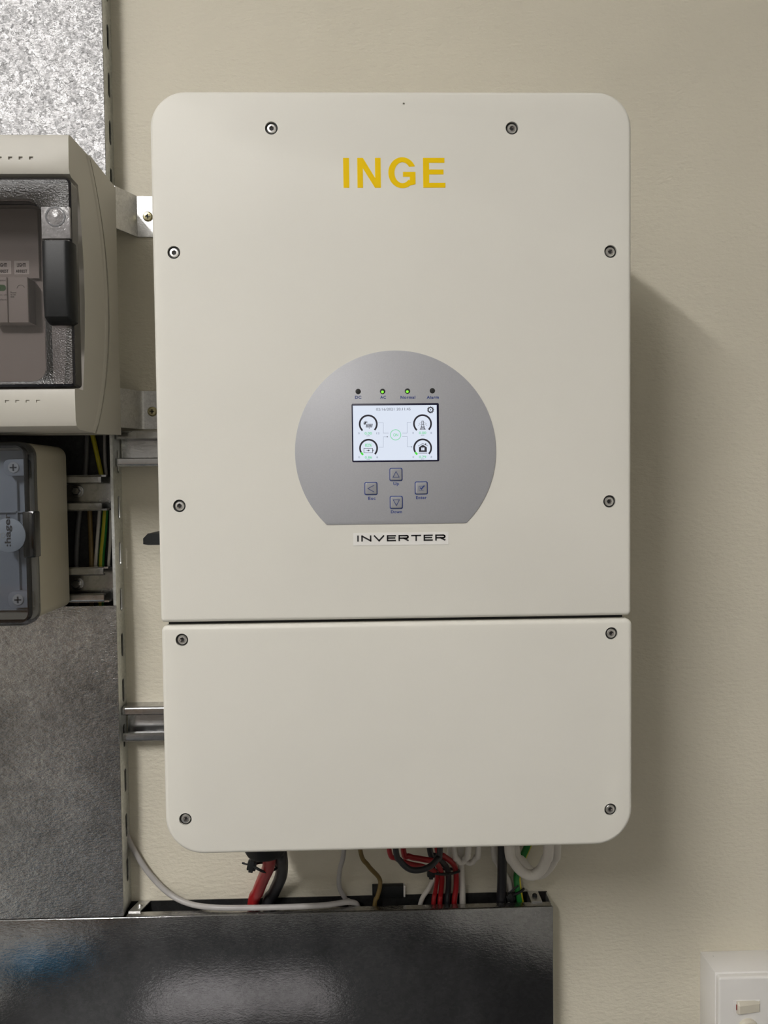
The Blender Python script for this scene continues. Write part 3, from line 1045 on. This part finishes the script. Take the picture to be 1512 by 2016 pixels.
# cover: bands at top and bottom, shallow curved recess between that holds the door
YB1 = -.1725
fr = [(YB1 + .006, EZ1 - .0022), (YB1 + .0012, EZ1 - .0035), (YB1, EZ1 - .007), (YB1 - .0008, 1.6995), (YB1 + .0012, 1.6950), (YB1 + .006, 1.6930)]
rec = arc_pts(-.150, -.139, 1.6925, 1.4908, 16, 2.0)
lo = [(YB1 + .004, 1.4905), (YB1 + .0008, 1.4895), (YB1, 1.4865), (YB1 + .0005, 1.4590), (YB1 + .003, 1.4540), (YB1 + .010, EZ0 + .0012)]
bk = [(y - .0009, z) for y, z in SE][::-1]
bk = [(y, min(max(z, EZ0 + .0008), EZ1 - .0008)) for y, z in bk]
bm = bmesh.new()
prism_x(bm, fr + rec + lo + bk, EX0, EX1)
c = bmesh.new()
box(c, EX0 + .02, -.3262, -.30, -.02, 1.4945, 1.6860)
for k in range(12):
    x, z = -.3430 - .0099 * k, 1.7092
    box(c, x - .0019, x + .0019, YB1 - .01, YB1 + .0012, z - .0015, z + .0015)
    z = 1.4778
    box(c, x - .0019, x + .0019, YB1 - .01, YB1 + .0012, z - .0013, z + .0013)
obj_me('front_cover', cutmesh(bm, c), M['grey_abs'], e1, sharp=28)
# rib that follows the joint on the side
bm = bmesh.new()
S2 = [(y - .0105 - .004 * (1 - abs(2 * k / 24 - 1)), min(max(z, EZ0 + .003), EZ1 - .003)) for k, (y, z) in enumerate(SE)]
loft(bm, [[(EX1 - .0005, y, z) for y, z in S2] + [(EX1 - .0005, y + .0095, z) for y, z in S2[::-1]],
          [(EX1 + .0010, y + .003, z) for y, z in S2] + [(EX1 + .0010, y + .0090, z) for y, z in S2[::-1]]])
obj('side_rib', bm, M['grey_abs'], e1, sharp=60)

# door
DY = YB1 - .0035
DX1 = at(143, 560, DY).x
DZ1, DZ0 = 1.6905, 1.4915
WX1 = -.3335
WZ1, WZ0 = 1.6690, 1.4965
n_ = 8
outer = rr(EX0 + .006, DX1, DZ0, DZ1, [.006, .006, .004, .004], 0, n_)
inner = rr(EX0 + .03, WX1, WZ0, WZ1, [.012, .016, .013, .012], 0, n_)


def frame_y(x, z):
    """the door face leans back towards its top and right edges"""
    d = 0.0
    if z > WZ1:
        d += (z - WZ1) * .08
    return DY + d


bm = bmesh.new()
o2 = rr(EX0 + .006, DX1, DZ0, DZ1, [.006, .006, .004, .004], .0022, n_)
loft(bm, [[(x, frame_y(x, z) + .0006, z) for x, z in inner], [(x, frame_y(x, z), z) for x, z in rr(EX0 + .03, WX1, WZ0, WZ1, [.012, .016, .013, .012], -.001, n_)],
          [(x, frame_y(x, z), z) for x, z in o2]], False, False)
door = obj('door', bm, M['smoke_frame'], e1, label='smoked transparent door frame')
bm = bmesh.new()
loft(bm, [[(x, frame_y(x, z), z) for x, z in o2], [(x, frame_y(x, z) + .0012, z) for x, z in outer], [(x, -.158, z) for x, z in outer]], False, False)
obj('door_edge', bm, M['smoke_edge'], door)
bm = bmesh.new(); loft(bm, [[(x, DY + .0006, z) for x, z in inner], [(x, DY + .0022, z) for x, z in inner]])
obj('window_pane', bm, M['smoke_pane'], door, label='clear smoked window pane')
# dark inner edge of the window, thick along the bottom and right
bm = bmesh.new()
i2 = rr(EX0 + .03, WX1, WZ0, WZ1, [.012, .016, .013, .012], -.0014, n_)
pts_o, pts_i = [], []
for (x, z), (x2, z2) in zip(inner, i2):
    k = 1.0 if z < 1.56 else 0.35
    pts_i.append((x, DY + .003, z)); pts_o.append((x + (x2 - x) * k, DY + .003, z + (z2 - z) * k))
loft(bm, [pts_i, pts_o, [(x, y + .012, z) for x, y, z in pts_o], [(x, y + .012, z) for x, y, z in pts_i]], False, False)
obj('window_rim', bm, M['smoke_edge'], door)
# backing of the frame strip seen through the smoked plastic
a, b = at(83.5, 470.5, DY), at(138, 408, DY)
bm = bmesh.new(); slab(bm, a.x, b.x, a.z, b.z, DY - .0015, DY + .002, .0006, .0004, 3, 2)
lp = obj('latch_plate', bm, M['clear_latch'], e1)
lc = at(110, 427.5, DY)
bm = bmesh.new(); ring_y(bm, lc.x, lc.z, .0096, .0081, DY - .0019, DY - .0012); obj('latch_ring', bm, M['smoke_edge'], lp)
bm = bmesh.new(); lathe(bm, [(.0072, -.0004), (.0078, 0.0), (.0080, 0.001)], (lc.x, DY - .0014, lc.z), 'y', 28); obj('latch_button', bm, M['clear_latch'], lp)
a, b = at(81.5, 635, DY - .014), at(138.5, 473, DY - .014)
bm = bmesh.new()
hz = [(a.z, 0.2), (a.z + .002, .55), (a.z + .006, .85), (a.z + .02, .98), ((a.z + b.z) / 2, 1.0), (b.z - .004, .97), (b.z, .92)]
rings = []
for z, s in hz:
    ring = []
    wx0, wx1 = a.x + (.0042 if z < a.z + .001 else (.0018 if z < a.z + .003 else 0)), b.x - (.003 if z < a.z + .001 else 0)
    for k in range(17):
        t_ = k / 16
        xx = wx0 + (wx1 - wx0) * t_
        e_ = 1 - abs(2 * t_ - 1) ** 10
        ring.append((xx, DY + .0005 - (.006 + .0095 * e_) * s, z))
    ring += [(wx1, DY + .001, z), (wx0, DY + .001, z)]
    rings.append(ring)
loft(bm, rings)
obj('handle', bm, M['black_abs'], e1, sharp=40, label='black moulded door handle')
# inner dead-front panel with its cut-out
PY = -.105
pa = at(75, 412, PY)
cx1 = at(68, 600, PY).x
cz1, cz0 = at(60, 549, PY).z, at(60, 656, PY).z
bm = bmesh.new()
prism_y(bm, [(EX0 + .03, 1.500), (pa.x + .006, 1.500), (pa.x + .006, cz0), (cx1, cz0), (cx1, cz1), (pa.x, cz1), (pa.x, pa.z - .003), (pa.x - .003, pa.z), (EX0 + .03, pa.z)], PY - .002, PY)
c = bmesh.new(); box(c, EX0 + .06, cx1, -.2, .0, cz0, cz1)
ip = obj_me('inner_panel', cutmesh(bm, c), M['inner_grey'], e1)
bm = bmesh.new(); box(bm, EX0 + .021, -.3267, PY + .002, PY + .006, 1.4950, 1.6855); obj('inner_backing', bm, M['inner_grey'], e1)
bm = bmesh.new()
prism_y(bm, [(EX0 + .03, 1.516), (pa.x + .007, 1.516), (pa.x + .007, 1.499), (EX0 + .03, 1.499)], PY - .010, PY - .002)
obj('lower_ledge', bm, M['inner_grey'], e1)
# stickers on the panel
for k, (u0, u1) in enumerate(((-8.5, 22), (28.5, 57.5))):
    a, b = at(u0, 540.5, PY - .002), at(u1, 513.5, PY - .002)
    bm = bmesh.new(); box(bm, a.x, b.x, PY - .0023, PY - .0018, a.z, b.z)
    st = obj('sticker', bm, M['white_tape'], ip)
    bm = bmesh.new()
    dx = u0 - 28.5
    textat(bm, 'LIGHTI', 33.5 + dx, 518, 50.5 + dx, 525.5, PY - .0025, .02, th=.0002)
    textat(bm, 'ARREST', 31 + dx, 530.5, 53.5 + dx, 537, PY - .0025, .02, th=.0002)
    obj('sticker_lettering', bm, M['black_print'], st)
# surge arresters in the cut-out
DF = PY - .017
for k, (u0, u1) in enumerate(((17, 54.5), (-20.5, 13.5))):
    a, b = at(u0, 635, DF), at(u1, 545, DF)
    t = thing('surge_arrester', ('grey surge arrester module inside the big enclosure, right of the pair', 'grey surge arrester module with green indicator inside the big enclosure')[k], 'breaker', ((a.x + b.x) / 2, PY, a.z))
    bm = bmesh.new(); slab(bm, a.x + .0003, b.x - .0003, a.z, b.z, DF, PY + .0015, .0006, .0006, 3, 2)
    obj('body', bm, M['device'], t)
    bm = bmesh.new()
    if k == 0:
        box(bm, b.x - .0003, b.x + .0003, DF + .0018, PY, a.z + .0008, b.z - .001)
        obj('side_panel', bm, M['device_dark'], t, label='dark side of the module')
        bm = bmesh.new()
        q = at(41, 565, DF)
        prism_y(bm, arc_band(q.x, q.z - .002, .0042, .0037, 20, 172, 12), DF - .0002, DF + .0002)
        textat(bm, 'Reset', 21, 574, 32, 577.5, DF - .0002); textat(bm, 'to set', 21, 578.5, 31, 581.5, DF - .0002); textat(bm, 'mm', 21, 583, 28, 586, DF - .0002)
        obj('printing', bm, M['print_grey'], t)
    else:
        q0, q1 = at(-6, 573, DF), at(11.5, 560.5, DF)
        slab(bm, q0.x, q1.x, q0.z, q1.z, DF - .0003, DF + .0003, .003, 0, 6)
        obj('indicator', bm, M['green_win'], t, label='green indicator window')
        bm = bmesh.new()
        textat(bm, 'indication', -12, 550, 11, 553.5, DF - .0002); textat(bm, 'green: ok', -10, 579, 14, 582.5, DF - .0002); textat(bm, 'defect', -6, 588, 13, 591.5, DF - .0002)
        obj('printing', bm, M['print_grey'], t)

# ================================================================ small enclosure with blue-tinted lid
E2B, BY, LY = -.0336, -.123, -.142
BX1, BX0 = -.3690, -.535
BZ0, BZ1 = 1.2575, 1.4408
e2 = thing('junction_box', 'small beige enclosure with blue-tinted transparent lid, below the big grey one', 'enclosure', (-.45, E2B, BZ0))
bm = bmesh.new()
slab(bm, BX0, BX1, BZ0, BZ1, BY, E2B, [.012, .012, .008, .008], 0.0, 8, 4, .004)
c = bmesh.new(); box(c, BX0 + .008, BX1 - .006, BY - .01, -.09, BZ0 + .007, BZ1 - .007)
obj_me('body', cutmesh(bm, c), M['beige_abs'], e2)
bm = bmesh.new(); box(bm, BX0 + .0085, BX1 - .0065, -.1150, -.0905, BZ0 + .0075, BZ1 - .0075, .001)
obj('insert', bm, M['pale'], e2, label='pale grey insert under the lid')
LX1, LX0, LZ0, LZ1 = -.3665, BX0 - .0015, 1.2528, 1.4412
bm = bmesh.new()
lo_ = rr(LX0, LX1, LZ0, LZ1, [.014] * 4, 0, 8)
l1 = rr(LX0, LX1, LZ0, LZ1, [.014] * 4, .0015, 8)
l2 = rr(LX0, LX1, LZ0, LZ1, [.014] * 4, .0042, 8)
loft(bm, [[(x, BY, z) for x, z in lo_], [(x, BY - .012, z) for x, z in lo_], [(x, LY + .0015, z) for x, z in l1], [(x, LY, z) for x, z in l2]], False, False)
lid = obj('lid', bm, M['blue_edge'], e2, label='blue-tinted transparent lid')
bm = bmesh.new()
loft(bm, [[(x, LY, z) for x, z in l2], [(x, LY + .0022, z) for x, z in l2]])
obj('lid_face', bm, M['blue_pane'], lid)
bm = bmesh.new()
l3 = rr(LX0, LX1, LZ0, LZ1, [.014] * 4, .0062, 8)
loft(bm, [[(x, LY + .0024, z) for x, z in l3], [(x, LY + .0024, z) for x, z in l2], [(x, LY + .010, z) for x, z in l2], [(x, LY + .010, z) for x, z in l3]], False, False)
obj('lid_rim', bm, M['smoke_edge'], lid)
for k, (px, py) in enumerate(((27.5, 920.5), (36.5, 1180.5))):
    q = at(px, py, -.128)
    bm = bmesh.new(); slab(bm, q.x - .0105, q.x + .014, q.z - .0085, q.z + .0085, -.1285, -.116, [.006, .001, .001, .006], .0006, 4, 2)
    lug = obj('screw_lug', bm, M['pale'], e2)
    bm = bmesh.new(); lathe(bm, [(.0052, -.0012), (.0058, -.0006), (.0058, .0008)], (q.x, -.1285, q.z), 'y', 24); obj('lid_screw', bm, M['white_box'], lug)
    bm = bmesh.new(); box(bm, q.x - .0034, q.x + .0034, -.1302, -.1296, q.z - .0007, q.z + .0007); box(bm, q.x - .0007, q.x + .0007, -.1302, -.1296, q.z - .0034, q.z + .0034)
    obj('cross_recess', bm, M['print_grey'], lug)
# ribs of the insert seen through the lid
bm = bmesh.new()
for px in (38, ):
    q0, q1 = at(px, 1170, -.118), at(px, 945, -.118)
    box(bm, q0.x - .0008, q0.x + .0008, -.1185, -.1150, q0.z, q1.z)
for py in (1008, 1170 + 30):
    q = at(20, py, -.118)
    box(bm, BX0 + .02, BX1 - .010, -.1185, -.1150, q.z - .0006, q.z + .0006)
obj('insert_rib', bm, M['pale'], e2)
sc_ = at(16.5, 1054, LY - .0012)
bm = bmesh.new(); lathe(bm, [(.0168, -.0012), (.0174, -.0008), (.0176, .0004)], (sc_.x, LY - .0002, sc_.z), 'y', 48)
disc = obj('round_label', bm, M['disc_white'], e2, label='pale round disc lettered upward')
bm = bmesh.new()
textat(bm, ':hager', 9.5, 1010.5, 23.0, 1076, LY - .0017, .02, True)
obj('disc_lettering', bm, M['black_print'], disc)
bm = bmesh.new()
q = at(5, 1054, LY - .0016)
ring_y(bm, q.x, q.z, .0026, .0022, LY - .0016, LY - .0013)
obj('disc_mark', bm, M['print_grey'], disc)
a, b = at(46, 1098, LY - .001), at(67.5, 1007, LY - .001)
bm = bmesh.new(); slab(bm, a.x, b.x, a.z, b.z, LY - .0012, LY + .012, .0015, .001, 4, 2)
lt = obj('latch', bm, M['blue_edge'], e2, label='dark clear latch on the lid edge')
bm = bmesh.new(); slab(bm, a.x + .0065, b.x - .0005, a.z + .001, b.z - .001, LY - .0022, LY + .004, .001, .0008, 4, 2); obj('latch_bar', bm, M['blue_pane'], lt)


# ================================================================ cables
def cable(name, label, path, r_px, mat, cat='cable', group=None, stripe=None, extra_top=None, extra_bot=None, n=14):
    """path of (px, py, depth plane); width r_px in the photograph at the path's middle"""
    P = [at(*q) for q in path]
    if extra_top:
        P = [Vector(q) for q in extra_top] + P
    if extra_bot:
        P = P + [Vector(q) for q in extra_bot]
    mid = path[len(path) // 2][2]
    r = r_px / FPX * (mid - cam.location.y)
    b = bmesh.new()
    tube(b, P, r, n, 8, stripe)
    o = obj(name, b, mat if isinstance(mat, list) else [mat], None, 60)
    # origin at the cable's lowest point, as for every other thing
    zmin = min(v.co.z for v in o.data.vertices)
    c0 = Vector((P[-1].x, P[-1].y, zmin))
    o.data.transform(Matrix.Translation(-c0))
    o.location = c0
    return tag(o, label, cat, group)


D = -.0165
def bot(px, y=D, z=.80):
    q = at(px, 1788, y)
    return [(q.x, y, z)]
def top(px, y=-.09, z=1.066):
    q = at(px, 1670, y)
    return [(q.x, y, z)]


GY = [M['cb_green'], M['cb_yellow']]
def flat(px, y, z):
    q = at(px, 1786, y)
    return (q.x, y, z)


FZ = HZ + .0042
cable('cable', 'thin grey cable sagging along the top edge of the low trunking', [(246, 1632, -.0060), (258, 1663, -.0062), (290, 1715, -.0064), (330, 1757, -.0085), (372, 1779, -.0165)], 5.4, M['cb_grey'],
      extra_bot=[flat(425, -.0265, FZ + .0006), flat(500, -.0278, FZ), flat(575, -.0278, FZ), flat(640, -.0268, FZ + .0004), flat(690, -.0190, FZ - .001), flat(706, -.0150, FZ - .012), flat(713, -.0140, FZ - .05)])
cable('cable', 'thick red battery cable dropping under the inverter', [(530, 1688, -.098), (528, 1708, -.078), (519, 1728, -.050), (508, 1755, -.026), (498, 1785, -.0145)], 12.3, M['cb_red'], extra_top=[(at(530, 1680, -.10).x - .002, -.101, 1.066), (at(530, 1680, -.10).x - .002, -.101, 1.0)], extra_bot=bot(490, -.0135))
cable('cable', 'thick black battery cable beside the red one under the inverter', [(553, 1686, -.083), (555, 1705, -.056), (552, 1728, -.033), (539, 1757, -.0135), (526, 1787, -.0108)], 12.4, M['cb_black'], extra_top=[(at(551, 1680, -.086).x, -.086, 1.066), (at(551, 1680, -.086).x, -.086, 1.0)], extra_bot=bot(516, -.0108))
cable('cable', 'thin grey wire bowing down to the trunking below the middle of the inverter', [(677, 1672, -.03), (669, 1712, -.02), (668, 1745, -.012), (680, 1770, -.0085), (692, 1789, -.0080)], 4.8, M['cb_grey'], extra_top=top(680), extra_bot=bot(696, -.0080))
cable('cable', 'thin brown wire kinking down to the trunking below the middle of the inverter', [(709, 1672, -.04), (725, 1704, -.028), (746, 1728, -.018), (748, 1745, D), (743, 1765, D), (737, 1788, D)], 4.4, M['cb_brown'], extra_top=top(703), extra_bot=bot(730))
cable('cable', 'red wire, leftmost of the red and black bundle under the inverter', [(766, 1672, -.105), (780, 1690, -.103), (804, 1700, -.102), (832, 1706, -.096), (854, 1714, -.068), (860, 1728, -.036), (857, 1755, D), (853, 1787, D)], 4.8, M['cb_red'], extra_top=top(758, -.108), extra_bot=bot(851))
cable('cable', 'black wire looping lowest in the red and black bundle under the inverter', [(779, 1672, -.118), (789, 1696, -.118), (806, 1711, -.118), (826, 1713, -.117), (846, 1706, -.115), (860, 1692, -.110), (866, 1674, -.105)], 6.0, M['cb_black'], extra_top=top(776, -.12), extra_bot=top(868, -.10))
cable('cable', 'red wire looping across the middle of the bundle under the inverter', [(794, 1672, -.090), (806, 1686, -.089), (830, 1691, -.089), (856, 1697, -.088), (867, 1713, -.060), (870, 1730, -.032), (868, 1758, D), (866, 1787, D)], 5.4, M['cb_red'], extra_top=top(790), extra_bot=bot(865))
cable('cable', 'black wire crossing diagonally at the top of the red and black bundle', [(846, 1671, -.076), (858, 1686, -.070), (873, 1700, -.056), (882, 1715, -.041), (883, 1745, -.022), (880, 1787, D)], 5.8, M['cb_black'], extra_top=top(838), extra_bot=bot(879))
cable('cable', 'red wire, rightmost of the red and black bundle under the inverter', [(861, 1671, -.054), (873, 1685, -.050), (889, 1697, -.043), (897, 1712, -.031), (898, 1745, -.020), (894, 1787, D)], 5.6, M['cb_red'], extra_top=top(850, -.07), extra_bot=bot(893))
cable('cable', 'thin white wire slanting down left of the red and black bundle', [(884, 1680, -.0170), (862, 1718, -.0100), (845, 1748, -.0080), (826, 1788, -.0070)], 4.8, M['cb_white'], extra_top=top(894, -.03), extra_bot=bot(818, -.0070))
cable('cable', 'white cable running straight down right of the red and black bundle', [(907, 1672, -.0225), (908, 1710, -.0165), (910, 1750, -.0120), (911, 1788, -.0105)], 6.4, M['cb_white'], extra_top=top(906, -.04), extra_bot=bot(912, -.0105))
cable('cable', 'white cable loop just right of the red and black bundle, nearer one', [(894, 1671, -.046), (900, 1690, -.043), (908, 1698, -.042), (916, 1690, -.044), (922, 1671, -.056)], 6.2, M['cb_white'], extra_top=top(886, -.05), extra_bot=top(924, -.08))
cable('cable', 'white cable loop right of the red and black bundle, outer one', [(918, 1697, -.030), (929, 1698, -.032), (937, 1688, -.038), (942, 1671, -.048)], 5.6, M['cb_white'], extra_top=[at(908, 1680, -.058)] if 0 else [at(912, 1690, -.029)], extra_bot=top(944, -.075))
cable('cable', 'thick black cable dropping straight down near the right end of the trunking', [(989, 1670, -.036), (988.5, 1710, -.028), (987.5, 1750, -.0180), (986, 1787, -.0150)], 9.4, M['cb_black'], extra_top=top(989, -.07), extra_bot=bot(986, -.0150))
cable('cable', 'white cable partly hidden behind the thick black cable', [(972, 1670, -.022), (982, 1702, -.0115), (1000, 1735, -.0075), (1005, 1765, -.0070), (1006, 1789, -.0070)], 6.6, M['cb_white'], extra_top=top(966, -.04), extra_bot=bot(1007, -.0070))
cable('cable', 'thick white cable hanging in a loop at the right, nearer one', [(1003, 1671, -.072), (1012, 1697, -.064), (1028, 1716, -.060), (1048, 1723, -.060), (1066, 1711, -.064), (1075, 1692, -.070), (1080, 1671, -.076)], 10.4, M['cb_white'], extra_top=top(1002, -.09), extra_bot=top(1081, -.094))
cable('cable', 'thick white cable hanging in a loop at the right, farther one', [(1014, 1671, -.040), (1028, 1696, -.032), (1046, 1716, -.029), (1064, 1721, -.029), (1082, 1706, -.034), (1091, 1688, -.040), (1095, 1671, -.046)], 9.6, M['cb_white'], extra_top=top(1008, -.06), extra_bot=top(1096, -.065))
cable('cable', 'green and yellow earth cable below the right end of the inverter', [(1038, 1668, -.0095), (1030, 1686, -.0085), (1022, 1707, -.0080), (1018, 1728, -.0085), (1020, 1750, -.0115), (1023, 1770, -.0125), (1025, 1790, -.0125)], 7.4, GY, stripe=(85, 160, 0), extra_top=[at(1046, 1648, -.012)], extra_bot=bot(1026, -.0125))

# wires inside the vertical trunking
WY = -.0056
WIN = 'wires in the open trunking'
def wire(label, pts, w, mat, stripe=None):
    P = [(x, y, WY) for x, y in pts]
    cable('wire', label, P, w, mat, 'wire', None, stripe, n=12)
wire('yellow wire slanting down inside the open trunking', [(178, 840), (185, 868), (192, 900), (199, 932), (202, 950)], 4.6, M['cb_yellow'])
wire('short grey wire straight down beside the yellow one in the open trunking', [(206, 845), (206.5, 900), (209, 930), (211, 950)], 3.2, M['cb_grey'])
wire('dark grey wire at the left inside the open trunking', [(172, 850), (168, 930), (158, 1000), (152, 1060), (150, 1120), (150, 1200)], 4.6, M['cb_dark'])
wire('brown wire in the middle of the open trunking', [(176, 975), (177, 1020), (179, 1065), (180, 1115), (180, 1200)], 4.6, M['cb_brown'])
wire('white wire leaning left in the open trunking beside the green one', [(198, 975), (195.5, 1015), (192, 1060), (189, 1100), (188, 1122)], 3.6, M['cb_white'])
wire('green and yellow earth wire in the open trunking', [(210, 975), (207.5, 1010), (204.5, 1050), (201, 1085), (199.5, 1115), (198.5, 1200)], 6.0, GY, (150, 222, 0))
wire('thin pale wire at the right edge of the open trunking', [(218.5, 975), (217.5, 1050), (214.5, 1100), (213, 1122)], 3.0, M['cb_white'])


def tie(label, ring_pts, head_px, head_y, hs=(.0055, .0045, .005), tail=None, rot=0.0):
    b = bmesh.new()
    P = [at(*q) for q in ring_pts]
    tube(b, P, .0016, 6, 6)
    t = None
    o = obj('cable_tie', b, M['black_abs'])
    h = at(head_px[0], head_px[1], head_y)
    c0 = Vector((h.x, h.y, h.z - hs[2]))
    o.data.transform(Matrix.Translation(-c0))
    o.location = c0
    b = bmesh.new()
    box(b, -hs[0], hs[0], -hs[1], hs[1], -hs[2], hs[2], .001)
    box(b, -hs[0] * .5, hs[0] * .5, -hs[1] * 1.2, hs[1] * .6, -hs[2] * 1.35, hs[2] * 1.35, .0006)
    if tail:
        tube(b, [(-hs[0] * .8, 0, 0), (-hs[0] * 1.4 + tail[0] * .5, 0, tail[1] * .5), (tail[0], 0, tail[1])], .0009, 6, 4)
    for v in b.verts:
        v.co = Matrix.Rotation(rot, 3, 'Y') @ v.co
    obj('tie_head', b, M['black_abs'], o, loc=h)
    tag(o, label, 'cable tie')


tie('black cable tie round the thick red battery cable', [(497, 1704, -.080), (508, 1711, -.090), (520, 1716, -.086), (532, 1715, -.078), (545, 1708, -.068), (534, 1700, -.060), (512, 1698, -.066), (497, 1704, -.078)], (496, 1703.5), -.079, (.0050, .004, .0048), (-.0085, .001), .2)
tie('black cable tie round the red and black wire bundle', [(849, 1716, -.066), (860, 1720, -.066), (874, 1721, -.058), (887, 1720, -.052), (904, 1715, -.036), (890, 1711, -.016), (868, 1711, -.018), (849, 1715, -.050)], (849, 1716), -.066, (.0045, .004, .0052), None, .1)
tie('black cable tie round the green and yellow earth cable', [(1004, 1764, -.0150), (1013, 1761, -.0200), (1024, 1756, -.0190), (1031, 1750, -.0130), (1022, 1757, -.0060), (1010, 1763, -.0040), (1003, 1764, -.0110)], (1005, 1766), -.0165, (.0050, .0030, .0042), (.0135, .0105), -.3)

# black block on the wall behind the trunking
a, b = at(733, 1760.5, -.004), at(794, 1741.5, -.004)
bm = bmesh.new(); box(bm, a.x, b.x, -.0075, 0, .8895, b.z, .0006)
blk = obj('plastic_block', bm, M['black_abs'], None, loc=None)
tag(blk, 'small black plastic block on the wall just above the trunking', 'block')
bm = bmesh.new(); box(bm, b.x, b.x + .0022, -.0065, 0, .8897, b.z - .0005, .0003); obj('end_clip', bm, M['white_box'], blk, label='pale end clip')

# ================================================================ switch box
SX, SZ1 = .3822, .8082
sb = thing('switch_box', 'white surface-mounted switch box at the lower right corner', 'switch', (SX + .05, 0, SZ1 - .1))
bm = bmesh.new()
box(bm, SX, SX + .10, -.0415, 0, SZ1 - .10, SZ1, .0008, 2)
c = bmesh.new(); box(c, SX + .0022, SX + .0978, -.06, -.003, SZ1 - .0978, SZ1 - .0022); lathe(c, [(.0009, 0), (.0009, .01)], (.3944, -.010, SZ1 - .005), 'z', 10)
obj_me('back_box', cutmesh(bm, c), M['white_box'], sb)
bm = bmesh.new(); slab(bm, SX + .0012, SX + .0985, SZ1 - .0985, SZ1 - .0018, -.0492, -.0405, .0035, .0028, 5, 4)
obj('face_plate', bm, M['white_box'], sb)
a, b = at(1443, 1994.5, -.0492), at(1497, 1968, -.0492)
bm = bmesh.new(); slab(bm, a.x, b.x, a.z, b.z, -.0496, -.045, .0015, .0003, 4, 2)
rf = obj('switch_frame', bm, M['white_box'], sb)
bm = bmesh.new()
za, zb = a.z + .0004, b.z - .0006
xa, xb = a.x + .0038, b.x - .0006
prof = [(xa, -.0490), (xa + .0006, -.0535), (xa + .0022, -.0545), (xb - .0015, -.0510), (xb, -.0496), (xb, -.0485), (xa, -.0485)]
loft(bm, [[(x, y + .0018, za) for x, y in prof], [(x, y, za + .0015) for x, y in prof], [(x, y, zb - .0035) for x, y in prof], [(x, y + (.0022 if y < -.05 else 0), zb) for x, y in prof]])
rk = obj('rocker', bm, M['cream'], sb, sharp=25, label='cream rocker')
bm = bmesh.new(); box(bm, xa - .0004, xa + .0004, -.0512, -.0490, za + .004, zb - .004); obj('red_mark', bm, M['red_mark'], sb)
q = at(1473, 2021, -.0500)
bm = bmesh.new(); lathe(bm, [(.010, -.0045), (.0120, -.0030), (.0128, 0.001)], (q.x, -.0492, q.z - .003), 'y', 32)
obj('round_boss', bm, M['cream'], sb)
